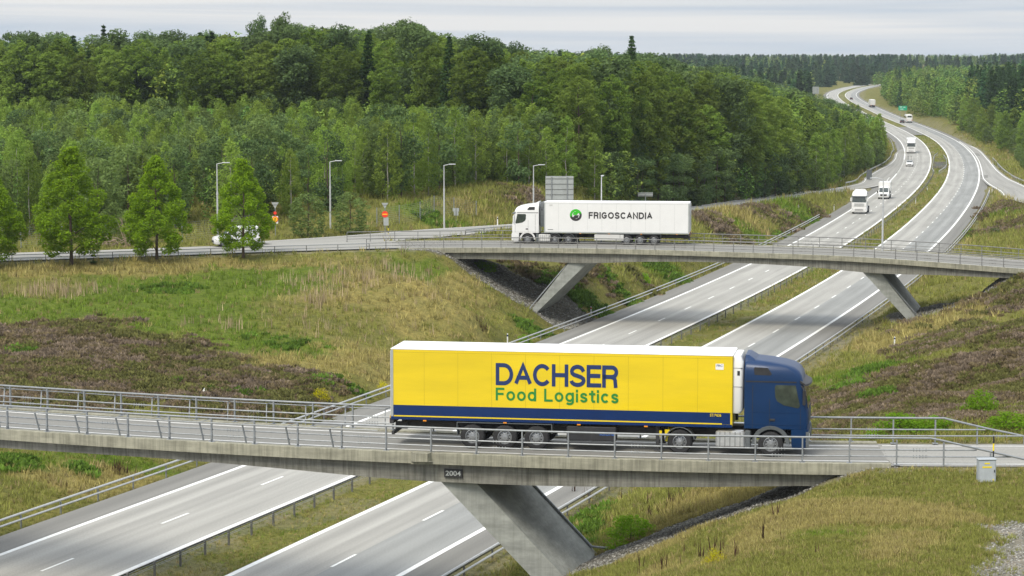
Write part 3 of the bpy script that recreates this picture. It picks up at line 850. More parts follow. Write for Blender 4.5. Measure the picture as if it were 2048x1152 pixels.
# darker gore beside the entry ramp
# ------------------------------------------------------------------ lettering
def text_mesh(s, bold=0.0):
    cu = bpy.data.curves.new('lettering', 'FONT'); cu.body = s; cu.size = 1.0; cu.offset = bold; cu.resolution_u = 6
    o = bpy.data.objects.new('lettering', cu); COL.objects.link(o)
    dg = bpy.context.evaluated_depsgraph_get(); dg.update()
    me = bpy.data.meshes.new_from_object(o.evaluated_get(dg))
    vs = np.zeros(len(me.vertices) * 3); me.vertices.foreach_get('co', vs); vs = vs.reshape(-1, 3)
    fs = [list(p.vertices) for p in me.polygons]
    bpy.data.objects.remove(o); bpy.data.curves.remove(cu); bpy.data.meshes.remove(me)
    return vs, fs
def letter(s, m, parent, org, right, up, w, h, bold=0.0, name='lettering', lift=.004):
    """words filling a w by h rectangle whose lower left corner is org"""
    vs, fs = text_mesh(s, bold)
    lo = vs.min(0); hi = vs.max(0)
    right = Vector(right); up = Vector(up); nrm = right.cross(up).normalized(); org = Vector(org)
    if not h: h = w * (hi[1] - lo[1]) / (hi[0] - lo[0])
    pts = [org + right * float((v[0] - lo[0]) / (hi[0] - lo[0]) * w) + up * float((v[1] - lo[1]) / (hi[1] - lo[1]) * h) + nrm * lift for v in vs]
    mb = MB(); mb.add(pts, fs); return mb.build(name, m, parent)

# grotesque capitals and small letters drawn as strokes; coordinates run 0..1 inside the letter box
def arc(cx, cy, rx, ry, a0, a1, n=14): return [(cx + rx * math.cos(R(a0 + (a1 - a0) * i / n)), cy + ry * math.sin(R(a0 + (a1 - a0) * i / n))) for i in range(n + 1)]
def sup(pts): return pts
_S = [(.97, .74)] + arc(.5, .745, .44, .255, 20, 180, 10)[1:] + [(.09, .64), (.22, .56), (.5, .50), (.78, .43), (.95, .34), (.985, .25)] + arc(.5, .262, .485, .262, -3, -172, 12)[1:]
GL = {   # letter: (width over height, strokes)
    'D': (.72, [[(0, 0), (0, 1)], [(0, 1), (.45, 1)] + arc(.45, .5, .55, .5, 90, -90)[1:] + [(0, 0)]]),
    'A': (.74, [[(0, 0), (.5, 1), (1, 0)], [(.19, .33), (.81, .33)]]),
    'C': (.74, [arc(.52, .5, .52, .5, 38, 322, 20)]), 'G': (.78, [arc(.5, .5, .5, .5, 40, 318, 20) + [(.93, .46), (.56, .46)]]),
    'H': (.66, [[(0, 0), (0, 1)], [(1, 0), (1, 1)], [(0, .52), (1, .52)]]), 'S': (.66, [_S]),
    'E': (.56, [[(1, 0), (0, 0), (0, 1), (1, 1)], [(0, .52), (.92, .52)]]), 'F': (.54, [[(0, 0), (0, 1), (1, 1)], [(0, .52), (.88, .52)]]),
    'R': (.66, [[(0, 0), (0, 1), (.6, 1)] + arc(.62, .74, .34, .26, 90, -90)[1:] + [(0, .48)], [(.55, .48), (.80, .42), (.86, .30), (.90, 0)]]),
    'I': (.0, [[(0, 0), (0, 1)]]), 'O': (.82, [arc(.5, .5, .5, .5, 0, 360, 28)]), 'N': (.66, [[(0, 0), (0, 1), (1, 0), (1, 1)]]), 'L': (.52, [[(0, 1), (0, 0), (1, 0)]]),
    'o': (.54, [arc(.5, .35, .5, .35, 0, 360, 24)]), 'd': (.52, [arc(.5, .35, .5, .35, 0, 360, 24), [(1, 0), (1, 1)]]),
    'g': (.52, [arc(.5, .36, .5, .34, 0, 360, 24), [(1, .70), (1, -.08)] + arc(.5, -.08, .5, .20, 0, -150, 10)[1:]]),
    'i': (.0, [[(0, 0), (0, .62)], [(0, .93), (0, .99)]]), 't': (.26, [[(.5, .93), (.5, .12), (.75, 0), (1.1, .0)], [(-.15, .70), (1.15, .70)]]),
    's': (.44, [[(x, y * .70) for x, y in _S]]), 'c': (.48, [arc(.52, .35, .52, .35, 40, 320, 18)]), ' ': (.16, []),
}
def strokes(word, m, parent, org, right, up, w, h, t=.15, gap=.16, name='lettering'):
    right = Vector(right); up = Vector(up); nrm = right.cross(up).normalized(); org = Vector(org)
    x = 0; items = []
    for ch in word:
        gw, st = GL[ch]
        for s in st: items.append([(x + px * gw, py * (1 - t)) for px, py in s])
        x += gw + t + gap
    tot = x - gap; kx = w / tot; mb = MB(); d = 0
    for s in items:
        p = [Vector((a[0] + t / 2, a[1] + t / 2)) for a in s]; n = len(p); closed = (p[0] - p[-1]).length < 1e-4
        vs = []
        for i in range(n):
            a = p[i - 1] if i else (p[-2] if closed else None); b = p[i + 1] if i < n - 1 else (p[1] if closed else None)
            d1 = (p[i] - a).normalized() if a is not None else (b - p[i]).normalized(); d2 = (b - p[i]).normalized() if b is not None else d1
            n1 = Vector((-d1.y, d1.x)); n2 = Vector((-d2.y, d2.x)); mt = (n1 + n2).normalized(); q = max(.5, mt.dot(n1)); o = mt * (t / 2 / q)
            e = Vector((0, 0))
            if a is None and abs(d2.x) < .35 * abs(d2.y) : e = -d1 * t / 2
            if b is None and abs(d1.x) < .35 * abs(d1.y) : e = d1 * t / 2
            if (a is None or b is None) and abs(d1.y) < .05: e = (d1 if b is None else -d1) * t / 2
            vs += [p[i] + o + e, p[i] - o + e]
        lift = .004 + d * .0007; d += 1
        mb.add([org + right * (v.x * kx) + up * (v.y * h) + nrm * lift for v in vs], [(2 * i + 1, 2 * i + 3, 2 * i + 2, 2 * i) for i in range(n - 1)])
    return mb.build(name, m, parent)

# ------------------------------------------------------------------ railings and bridges
def polyline(pts, step):
    a = np.array(pts, float); d = np.r_[0, np.cumsum(np.linalg.norm(np.diff(a, axis=0), axis=1))]
    n = max(1, round(d[-1] / step)); t = np.linspace(0, d[-1], n + 1)
    return np.stack([np.interp(t, d, a[:, k]) for k in range(3)], 1)
def post_mesh(h, w=.05, t=.07, foot=True, mi=None):
    mb = MB(); mb.box((0, 0, h / 2 - .02), (w, t, h))
    if foot: mb.box((0, 0, .012), (.2, .2, .024)); mb.box((0, .0, .06), (.02, .16, .1))
    return mb
def place_posts(parent, proto_mb, pts, name='post', m=None):
    first = None
    for i, p in enumerate(pts):
        if first is None:
            first = proto_mb.build(name, m or M['galv_dark'], parent); o = first
        else:
            o = first.copy(); COL.objects.link(o); o.parent = parent
        q = pts[min(i + 1, len(pts) - 1)]; r_ = pts[max(i - 1, 0)]
        o.location = p; o.rotation_euler = (0, 0, math.atan2(q[1] - r_[1], q[0] - r_[0]))
    return first

def bridge(which, label, x0, x1, ztop, depth, W, spacing, rail_h, rx, legs, inset=.35):
    fn = yn1 if which == 1 else yn2
    root = empty('road_bridge', (0, float(fn(0)), 0)); off = Vector(root.location)
    tag(root, label, 'bridge', 'bridges over the motorway')
    xs = np.arange(x0, x1 + .01, .9)
    def dp(x, o_, z): p = deck_pt(which, x, o_, z); return (p[0] - off.x, p[1] - off.y, p[2] - off.z)
    def sweep(name, prof, m, xx=xs, sm=None, parent=root):
        mb = MB(); mb.loft([[dp(x, o_, z) for o_, z in prof(x)] for x in xx]); return mb.build(name, m, parent, smooth=sm)
    bh = .44
    sweep('edge_beam', lambda x: [(0, ztop(x) - bh), (.0, ztop(x)), (.03, ztop(x) + .02), (.42, ztop(x)), (.42, ztop(x) - bh)], M['beam'])
    sweep('edge_beam', lambda x: [(W - .42, ztop(x) - bh), (W - .42, ztop(x)), (W - .03, ztop(x) + .02), (W, ztop(x)), (W, ztop(x) - bh)], M['beam'])
    sweep('deck_slab', lambda x: [(.423, ztop(x) - .38), (.423, ztop(x) - .07), (W - .423, ztop(x) - .07), (W - .423, ztop(x) - .38)], M['concrete'])
    sweep('girder', lambda x: [(inset + .03, ztop(x) - depth(x)), (inset, ztop(x) - bh - .003), (W - inset, ztop(x) - bh - .003), (W - inset - .03, ztop(x) - depth(x))], M['concrete'], smooth_xs(xs, x1))
    rs = strip('road_surface', [dp(x, W - .45, ztop(x) - .05) for x in xs], [dp(x, .45, ztop(x) - .05) for x in xs], M['bridge_road'], W, 0, parent=root)
    mk = strip('road_marking', [dp(x, .98, ztop(x) - .042) for x in xs], [dp(x, .86, ztop(x) - .042) for x in xs], M['paint'], 0, 1, parent=rs)
    strip('road_marking', [dp(x, W - .9, ztop(x) - .042) for x in xs], [dp(x, W - 1.02, ztop(x) - .042) for x in xs], M['paint'], 0, 1, parent=rs)
    for lg in legs:
        mb = MB(); (ta, tb, tz), (ba, bb, bz), o0, wl, skew = lg
        def ring(a, b, z, sh=0):
            ya = float(fn(ta)) + o0
            n = math.hypot(1, skew); vx, vy = wl * skew / n, wl / n
            return [(a - off.x, ya - off.y, z), (b - off.x, ya - off.y, z), (b + vx - off.x, ya + vy - off.y, z), (a + vx - off.x, ya + vy - off.y, z)]
        rings = []
        for k in range(9):
            s = k / 8; rings.append(ring(ta + (ba - ta) * s, tb + (bb - tb) * s, tz + (bz - tz) * s))
        mb.loft(rings[::-1]); mb.build('leg', M['concrete_leg'], root)
    for side, o_ in (('near', .17), ('far', W - .17)):
        a, b, sl = rx[side]
        n = round((b - a) / spacing)
        bx = [a + i * spacing for i in range(n + 1)]
        base = [dp(x, o_, ztop(x) if x < x1 else ztop(x) - .06) for x in bx]
        rl = MB(); xx = np.arange(a, bx[-1] + .01, .45)
        hh = lambda x: rail_h * (1 if x < sl else max(.12, 1 - (x - sl) / 4.4))
        rl.path([dp(x, o_, ztop(x) + hh(x)) for x in xx], .042, 8)
        for k in (.53, .27):
            rl.path([dp(x, o_ - (.05 if side == 'near' else -.05) * -1, ztop(x) + k) for x in xx if hh(x) > k], .030, 6)
        # sleeves where the pipes are joined
        for x in np.arange(a + spacing * 1.5, b, spacing * 3):
            for k in (.53, .27):
                if hh(x) > k:
                    for j in range(5):
                        q = dp(x - .25 + j * .12, o_ + (.05 if side == 'near' else -.05), ztop(x) + k); rl.box(q, (.03, .03, .13))
        if which == 1:
            s_ = -1 if side == 'near' else 1
            end = -5.1 if side == 'near' else -6.0
            xi = [x for x in xx if x <= end]
            for q in bx:
                if q <= end:
                    rl.beam(dp(q - .35, o_, ztop(q) + .05), dp(q - .42, o_ + s_ * .22, ztop(q) + .84), .045, .06)
                    rl.beam(dp(q - .42, o_ + s_ * .22, ztop(q) + .84), dp(q, o_ + s_ * .02, ztop(q) + .97), .03, .03)
            rl.path([dp(x, o_ + s_ * .22, ztop(x) + .84) for x in xi], .022, 6)
        rmat = M['galv'] if which == 1 else M['galv_mid']
        r_o = rl.build('railing', rmat, root, smooth=50)
        mbp = MB(); mbp.box((0, 0, rail_h / 2 - .02), (.055, .09, rail_h)); mbp.box((0, 0, .012), (.22, .24, .024)); mbp.box((0, 0, .07), (.02, .2, .12))
        full = [p for p, x in zip(base, bx) if x <= sl + .2]
        place_posts(r_o, mbp, full, 'post', rmat)
        rest = [(p, x) for p, x in zip(base, bx) if x > sl + .2]
        for p, x in rest:
            q = MB(); q.box((0, 0, hh(x) / 2), (.055, .09, hh(x))); o = q.build('post', M['galv'], r_o, loc=p)
    return root, dp
def smooth_xs(xs, x1): return [x for x in xs if x <= x1 - 1.4]
dep1 = hermite([-60, -42, -21.6, -13, -10, -4.4, 0, 6, 12, 16], [1.1, 1.0, .86, .87, .96, 1.19, 1.22, 1.12, .95, .92])
dep2 = hermite([-20, -10, 0, 6, 12, 18, 26, 32, 38, 46, 56], [.95, 1.0, 1.12, 1.36, 1.12, .98, 1.1, 1.38, 1.1, .85, .8])
b1, dp1 = bridge(1, 'long concrete bridge in front carrying the yellow truck, dark year plate on its girder', -42, 14.8, lambda x: 7.3, dep1, W1, 1.82, 1.0,
    {'near': (-30.1 - .47, 20.8, 16.3), 'far': (-31.9, 24.5, 17.6)},
    [((-2.92, -1.55, 6.15), (1.75, 3.05, 1.15), .52, 4.75, .33), ((-26.5, -25.1, 6.3), (-31.5, -30.4, .6), .52, 4.75, .33)])
b2, dp2 = bridge(2, 'concrete bridge farther back with the white truck on it and two slanting legs', -10.3, 47.8, lambda x: float(Z2(x)), dep2, W2, 1.74, .92,
    {'near': (-13.2, 46.5, 99), 'far': (-13.5, 46.5, 99)},
    [((5.2, 6.9, 4.35), (1.35, 1.95, -.5), .55, 6.5, .28), ((31.1, 32.65, 4.1), (35.45, 36.35, -.5), .55, 6.5, .28)])
# year plate, spout block and drain pipe of the front bridge
q = dp1(-2.78, .33, 6.32); q2 = dp1(-2.05, .33, 6.32)
rt = (Vector(q2) - Vector(q)).normalized()
mb = MB(); mb.beam(Vector(q) + Vector((0, -.012, .15)), Vector(q2) + Vector((0, -.012, .15)), .05, .34); pl = mb.build('year_plate', mat('black_plate', (.018, .018, .018), .6, var=.1), b1)
letter('2004', M['signback'], pl, Vector(q) + rt * .05 + Vector((0, -.04, .05)), rt, (0, 0, 1), .63, .2, .015)
mb = MB(); c = dp1(-3.62, 0, 7.3)
pr = [(-.42, 0), (-.18, -.36), (.22, -.36), (.5, 0)]
mb.loft([[(c[0] - .42, c[1] + .02, c[2] - .46), (c[0] + .5, c[1] - .08, c[2] - .46), (c[0] + .5, c[1] + .1, c[2] - .46), (c[0] - .42, c[1] + .1, c[2] - .46)],
         [(c[0] - .42, c[1] + .02, c[2] - .35), (c[0] + .5, c[1] - .08, c[2] - .35), (c[0] + .5, c[1] + .1, c[2] - .35), (c[0] - .42, c[1] + .1, c[2] - .35)],
         [(c[0] - .2, c[1] - .34, c[2] - .3), (c[0] + .26, c[1] - .42, c[2] - .3), (c[0] + .5, c[1] + .1, c[2] - .3), (c[0] - .42, c[1] + .1, c[2] - .3)],
         [(c[0] - .2, c[1] - .34, c[2] + .03), (c[0] + .26, c[1] - .42, c[2] + .03), (c[0] + .5, c[1] + .1, c[2] + .03), (c[0] - .42, c[1] + .1, c[2] + .03)]])
mb.build('bearing_block', M['beam'], b1)
def leg_pipe(root, fn, leg, side):
    (ta, tb, tz), (ba, bb, bz), o0, wl, skew = leg; n = math.hypot(1, skew)
    o = Vector(root.location); ya = float(fn(ta)) + o0
    x0, x1 = (tb, bb) if side else (ta, ba)
    vx, vy = (wl * skew / n, wl / n)
    if side == 2:
        zb = bz + 1.35; k_ = (tz - zb) / (tz - bz); xe = x0 + (x1 - x0) * k_
        p = [Vector((x0 + vx + .05, ya + vy - .1, tz)), Vector((xe + vx + .05, ya + vy - .1, zb)), Vector((xe + vx + .75, ya + vy - .2, zb - .05))]
    elif False: p = [Vector((x0 + vx + .03, ya + vy - .08, tz)), Vector((x1 + vx + .03, ya + vy - .08, bz)), Vector((x1 + vx + .03, ya + vy - .08, bz))]
    else: p = [Vector((x0 + .06, ya + .2, tz)), Vector((x1 + .06, ya + .2, bz + .3))] if side else [Vector((x0 - .04, ya + .25, tz)), Vector((x1 - .04, ya + .25, bz + .3))]
    mb = MB(); mb.path([q - o for q in p], .055, 8); mb.build('drain_pipe', M['galv'], root, smooth=50)
leg_pipe(b1, yn1, ((-2.92, -1.55, 6.15), (1.75, 3.05, 1.15), .52, 4.75, .33), 2)
leg_pipe(b2, yn2, ((5.2, 6.9, 4.35), (1.35, 1.95, -.5), .55, 6.5, .28), 0)
leg_pipe(b2, yn2, ((31.1, 32.65, 4.1), (35.45, 36.35, -.5), .55, 6.5, .28), 1)
mb = MB(); q = dp2(-8.2, .33, 4.95); mb.box(q, (.5, .05, .26)); mb.build('year_plate', mat('pale_plate', (.3, .3, .3), .6, var=.1), b2)
# earth-covered end walls of the decks
for which, xx, zt, rt_ in ((1, 13.6, 7.3, b1), (2, -8.6, 5.6, b2), (2, 45.8, 4.85, b2)):
    W = W1 if which == 1 else W2; dpf = dp1 if which == 1 else dp2
    mb = MB(); mb.loft([[dpf(xx - .35, o_, z) for o_, z in ((.45, zt - 2.0), (.45, zt - .5), (W - .45, zt - .5), (W - .45, zt - 2.0))], [dpf(xx + .35, o_, z) for o_, z in ((.45, zt - 2.0), (.45, zt - .5), (W - .45, zt - .5), (W - .45, zt - 2.0))]])
    mb.build('end_wall', M['concrete'], rt_)

# ------------------------------------------------------------------ guardrails
def guardrail(label, pts, spacing, rails, cat='guardrail', group='guardrails along the roads', ph=.75, pw=.06, m='galv_light', pm='galv', name='guardrail', fine=4.0, flat=False):
    a = polyline(pts, spacing); c = a[0].copy()
    root = empty(name, c); tag(root, label, cat, group)
    b = polyline(pts, fine); b = b - c
    mb = MB()
    for h, r_, side in rails:
        d = np.gradient(b[:, :2], axis=0); d /= np.linalg.norm(d, axis=1)[:, None]
        q = np.c_[b[:, 0] + d[:, 1] * side, b[:, 1] - d[:, 0] * side, b[:, 2] + h]
        if flat:
            for i in range(len(q) - 1): mb.beam(q[i], q[i + 1], r_ * .4, r_ * 2.2)
        else: mb.path(q, r_, 6)
    mb.build('rail', M[m], root, smooth=50)
    pb = MB(); pb.box((0, 0, ph / 2 - .1), (pw, pw * 1.3, ph + .1))
    place_posts(root, pb, [tuple(x - c) for x in a], 'post', M[pm])
    return root
def mline(y0, y1, off, dz=-.1, step=4.0):
    return [mway(y, off, dz) for y in np.arange(y0, y1 + .1, step)]
def taper(pts, n, drop=.7, side=0.0):
    """ends of a rail run down into the ground"""
    p = [list(q) for q in pts]
    for i in range(n): p[-1 - i][2] -= drop * (1 - i / n); p[-1 - i][0] -= side * (1 - i / n)
    return p
PIPE2 = [(.72, .06, 0), (.45, .055, .12)]
guardrail('pale two-pipe guardrail on the left verge of the motorway, running under both bridges', taper(mline(62, 392, -12.6, -.2), 3, .5, 1.0), 4.0, PIPE2, ph=.68)
guardrail('two-pipe guardrail on the right verge of the motorway below the blue cab', mline(92, 472, 12.3, -.2), 4.0, PIPE2, ph=.68, pm='galv_dark')
def median_rail(y0, y1, label):
    return guardrail(label, mline(y0, y1, -1.0, -.15), 2.6 if y0 < 200 else 4.0, [(.62, .010, 0), (.52, .010, .03), (.42, .010, -.03)], cat='wire barrier', group='wire barriers in the median', ph=.74, pw=.07, m='galv', pm='galv_dark', name='wire_barrier')
median_rail(76, 196, 'wire rope barrier on dark posts in the median around the front bridge')
median_rail(200, 560, 'wire rope barrier in the median beyond the farther bridge, up to the drainage opening')
guardrail('grey two-rail guardrail between the country road and the three young trees', [deck_pt(2, x, -.1, float(Z2(x)) - .05) for x in np.arange(-70, -12, 1.5)], 2.85, [(.58, .035, 0), (.3, .03, 0)], ph=.6, pw=.06, m='galv', pm='galv_dark')
def rampline(line, side, i0, i1, dz=-.08, extra=.45):
    a = line; d = np.gradient(a[:, :2], axis=0); d /= np.linalg.norm(d, axis=1)[:, None]
    o = side * (a[:, 3] + extra); q = np.c_[a[:, 0] + d[:, 1] * o, a[:, 1] - d[:, 0] * o, a[:, 2] + dz]
    return [tuple(x) for x in q[i0:i1]]
_ri = lambda y, line: int(np.argmin(np.abs(line[:, 1] - y)))
guardrail('grey guardrail on the near side of the exit ramp above the heather slope', rampline(ramp_off, -1, _ri(455, ramp_off), _ri(233, ramp_off)), 3.6, [(.62, .045, 0), (.36, .035, 0)], ph=.62, m='galv', pm='galv_dark')
guardrail('pale guardrail on the outer side of the exit ramp below the wood edge', [mway(y, -12.9, -.1) for y in np.arange(860, 705, -5.0)] + rampline(ramp_off, 1, _ri(700, ramp_off), _ri(490, ramp_off), extra=.9), 4.5, [(.66, .12, 0)], ph=.6, fine=4.5, flat=True)
guardrail('short pale guardrail branching off beside the exit ramp towards the wood', [mway(640, -15.2, .1), mway(610, -17.0, .3), mway(585, -18.6, .3), mway(572, -20, .1)], 4.5, [(.7, .12, 0)], ph=.6, flat=True)
guardrail('pale guardrail on the far side of the entry ramp at the right picture edge', rampline(ramp_on, -1, _ri(640, ramp_on), _ri(330, ramp_on), extra=.8), 4.0, [(.66, .12, 0)], ph=.6, flat=True)
guardrail('low guardrail on the near side of the entry ramp past the gore', rampline(ramp_on, 1, _ri(415, ramp_on), _ri(330, ramp_on), extra=.7), 4.0, [(.6, .06, 0)], ph=.55)
# drainage opening in the median with its own rails
yc = 615
g = guardrail('crooked pale guardrail on the left side of the drainage opening in the median', [mway(555, -.9, -.1), mway(575, -1.7, -.1), mway(598, -1.75, -.1), mway(635, -1.75, -.1), mway(660, -1.3, -.1), mway(676, -.3, -.1)], 4.5, [(.66, .12, 0)], ph=.6, flat=True)
g = guardrail('crooked pale guardrail on the right side of the drainage opening in the median', [mway(556, .2, -.1), mway(580, 1.3, -.1), mway(598, 1.75, -.1), mway(635, 1.75, -.1), mway(660, 1.2, -.1)], 4.5, [(.66, .12, 0)], ph=.6, flat=True)
root = empty('drainage_opening', mway(600, 0, 0)); o_ = Vector(root.location); tag(root, 'dark stone-lined drainage opening with low concrete walls in the motorway median', 'culvert')
mb = MB()
pts = [mway(592, -1.5), mway(592, 1.5), mway(618, 1.5), mway(618, -1.5)]
mb.add([Vector(p) - o_ + Vector((0, 0, .03)) for p in pts], [(0, 1, 2, 3)]); mb.build('pit', M['stone'], root)
for y in (592, 618):
    mb = MB(); a, b = Vector(mway(y, -1.6, .1)) - o_, Vector(mway(y, 1.6, .1)) - o_; mb.beam(a, b, .35, .6); mb.build('head_wall', M['concrete'], root)
mb = MB(); a, b = Vector(mway(619, -1.6, 1.1)) - o_, Vector(mway(619, 1.6, 1.1)) - o_; mb.beam(a, b, .08, .08)
for s in (0, .5, 1): p = a.lerp(b, s); mb.beam(p, p - Vector((0, 0, 1.1)), .08, .08)
mb.build('safety_rail', M['galv_dark'], root)

# ------------------------------------------------------------------ lamps
def lamp(label, x, y, z, h, arm=1.1, face=0.0):
    root = empty('street_lamp', (x, y, z), face); tag(root, label, 'street lamp', 'street lamps at the junction')
    mb = MB(); mb.tube((0, 0, -.3), (0, 0, h * .62), .095, .085, 10); mb.tube((0, 0, h * .62), (0, 0, h), .065, .05, 10); mb.tube((0, 0, h * .6), (0, 0, h * .635), .105, .105, 10)
    mb.build('pole', M['galv_light'], root, smooth=50)
    mb = MB(); mb.tube((-.02, 0, h - .04), (arm * .5, 0, h + .06), .035, .035, 6); mb.build('arm', M['galv_light'], root)
    mb = MB(); mb.cbox((arm * .5 + .3, 0, h + .08), (.75, .26, .1), .03); mb.build('lamp_head', M['galv_light'], root)
def at(u, v, z): x, y = P(u, v, z); return x, y
def lamp_px(label, u, vt, x, y, face=0.0, z=None):
    """lamp standing at distance y under pixel column u; its top is at pixel row vt"""
    x = (u - 1024) / F * y
    z = zg1(x, y) if z is None else z
    vv = 576 - (vt); h = CZ - (vt - 115) / F * y - z
    lamp(label, x, y, z, h, face=face)
lamp_px('white street lamp partly behind the crown of the rightmost young tree', 434, 326, 0, 224)
lamp_px('tall white street lamp beside the orange-lit pedestrian sign, in front of bushes', 660, 322, 0, 239)
lamp_px('white street lamp between the round no-entry sign and the white truck', 888, 329, 0, 246)
lamp_px('white street lamp rising behind the roof of the white truck cab', 1067, 330, 0, 252)
lamp_px('white street lamp seen head-on above the middle of the white trailer', 1203, 353, 0, float(yn2(8)) + W2 - .5, face=R(82), z=5.6)
lamp_px('slim lamp on the far edge of the farther bridge above the median', 1767, 357, 0, float(yn2(33)) + W2 - .25, face=R(180), z=5.35)

# ------------------------------------------------------------------ signs and small posts
def sign_root(name, label, u, y, face=0.0, cat='road sign', group=None, z=None):
    x = (u - 1024) / F * y; z = zg1(x, y) if z is None else z
    r_ = empty(name, (x, y, z), face); tag(r_, label, cat, group); return r_, z
def zpix(v, y): return CZ - (v - 115) / F * y
def backboard(label, u0, u1, v0, v1, y, posts=2, face=0.0, m='signback', name='direction_sign', stripes=True):
    """large board seen from behind: sheet, ribs, posts"""
    u = (u0 + u1) / 2; r_, z = sign_root(name, label, u, y, face)
    w = (u1 - u0) / F * y; zt = zpix(v0, y) - z; zb = zpix(v1, y) - z
    mb = MB(); mb.box((0, 0, (zt + zb) / 2), (w, .05, zt - zb)); mb.build('board', M[m], r_)
    if stripes:
        mb = MB()
        n = max(2, round((zt - zb) / .55))
        for i in range(n): mb.box((0, -.05, zb + (i + .5) * (zt - zb) / n), (w * .99, .045, .05))
        mb.build('stiffening_rib', M['galv_dark'], r_)
    for i in range(posts):
        px = 0 if posts == 1 else (-.28 + .56 * i / (posts - 1)) * w
        mb = MB(); mb.tube((px, -.1 if stripes else .08, -.3), (px, -.1 if stripes else .08, zt - .1), .06, .06, 8); mb.build('post', M['galv'], r_)
    return r_, w, zt, zb
backboard('large aluminium direction sign seen from behind above the white truck cab', 1091, 1147, 351, 404, 268, 2)
backboard('small low aluminium sign seen from behind, standing in grass above the white trailer', 1276, 1306, 384, 391.5, 330, 1)
backboard('aluminium direction sign seen from behind at the wood edge beside the motorway curve', 1738, 1761, 280, 306, 700, 2)
backboard('dark grey sign seen from behind where the exit ramp leaves the motorway', 1733, 1744, 338, 358, 520, 1, m='greyplastic', stripes=False)
backboard('pale far sign above the pines where the motorway bends away', 1623, 1636, 173, 187, 1050, 2)
backboard('small grey sign beside the left carriageway past the wood edge', 1739, 1748, 247, 254, 900, 2, stripes=False)
r_, w, zt, zb = backboard('green direction sign beside the right carriageway, in front of trees', 1795, 1812, 211, 220, 1090, 2, m='signgreen', stripes=False, name='green_direction_sign')
mb = MB()
for cx, cz, ww, hh in ((-.22, .25, .3, .12), (.18, .2, .25, .1), (-.1, -.22, .36, .1)):
    mb.box((cx * w, -.04, (zt + zb) / 2 + cz * (zt - zb)), (ww * w, .01, hh * (zt - zb)))
mb.build('lettering', M['signwhite'], r_)
def disc(r, y, m, parent, name, z, n=24, t=.03, mi=0):
    mb = MB(); mb.tube((0, y, z), (0, y - t, z), r, r, n); return mb.build(name, m, parent)
def tri_back(z, s, parent):
    mb = MB(); mb.prism([(-s / 2, z + s * .43), (0, z - s * .43), (s / 2, z + s * .43)], -.02, .02); mb.build('yield_plate', M['signback'], parent)
    mb = MB(); mb.box((0, -.035, z + s * .1), (s * .6, .03, .04)); mb.build('bracket', M['galv_dark'], parent)
y = 229
r_, z = sign_root('sign_post', 'grey post with a yield sign from behind and a round yellow pedestrian sign', 549.5, y, cat='road sign', group='sign posts at the junction')
mb = MB(); zt = zpix(404, y) - z; mb.tube((0, .05, -.3), (0, .05, zt), .038, .038, 8); mb.build('post', M['galv'], r_)
tri_back(zpix(410, y) - z, .72, r_)
zc = zpix(437.5, y) - z
mb = MB(); mb.box((0, 0, zc - .06), (.56, .03, .72)); mb.build('backing_plate', M['signwhite'], r_)
disc(.30, -.02, M['signred'], r_, 'red_ring', zc); disc(.24, -.055, M['signyellow'], r_, 'yellow_disc', zc)
mb = MB()
def limb(a, b, w): mb.beam((a[0], -.092, zc + a[1]), (b[0], -.092, zc + b[1]), .012, w, up=(1, 0, .01))
mb.tube((.01, -.086, zc + .13), (.01, -.098, zc + .13), .035, .035, 10)
for a, b, w in (((.0, .1), (-.015, -.02), .05), ((-.015, -.02), (.06, -.13), .03), ((-.015, -.02), (-.09, -.12), .03), ((0, .08), (.08, .01), .022), ((0, .08), (-.08, .02), .022)): limb(a, b, w)
mb.build('walking_symbol', M['letterblack'], r_)
mb = MB(); mb.tube((0, -.02, zpix(425, y) - z), (0, -.05, zpix(425, y) - z), .16, .16, 12); mb.build('warning_lamp', M['signred'], r_)
y = 233
r_, z = sign_root('sign_post', 'grey post with a yield sign from behind and a round red no-entry sign', 769.5, y, cat='road sign', group='sign posts at the junction')
mb = MB(); zt = zpix(405, y) - z; mb.tube((0, .05, -.3), (0, .05, zt), .038, .038, 8); mb.build('post', M['galv'], r_)
tri_back(zpix(410.5, y) - z, .66, r_)
zc = zpix(427.5, y) - z
disc(.32, -.02, M['signred'], r_, 'red_disc', zc)
mb = MB(); mb.box((0, -.065, zc), (.5, .012, .11)); mb.build('yellow_bar', M['signyellow'], r_)
mb = MB(); mb.box((0.1, .0, zpix(442, y) - z), (.5, .02, .8)); mb.build('lower_plate', M['signback'], r_)
y = 252
r_, z = sign_root('sign_post', 'small pale sign plates seen from behind on a thin post left of the white truck', 912, y, cat='road sign', group='sign posts at the junction')
mb = MB(); zt = zpix(414, y) - z; mb.tube((0, -.03, -.3), (0, -.03, zt), .03, .03, 8); mb.build('post', M['galv_dark'], r_)
mb = MB(); mb.box((-.02, 0, zpix(418.5, y) - z), (.68, .03, .36)); mb.box((0, 0.003, zpix(426, y) - z), (.5, .03, .44)); mb.build('plate', M['signback'], r_)

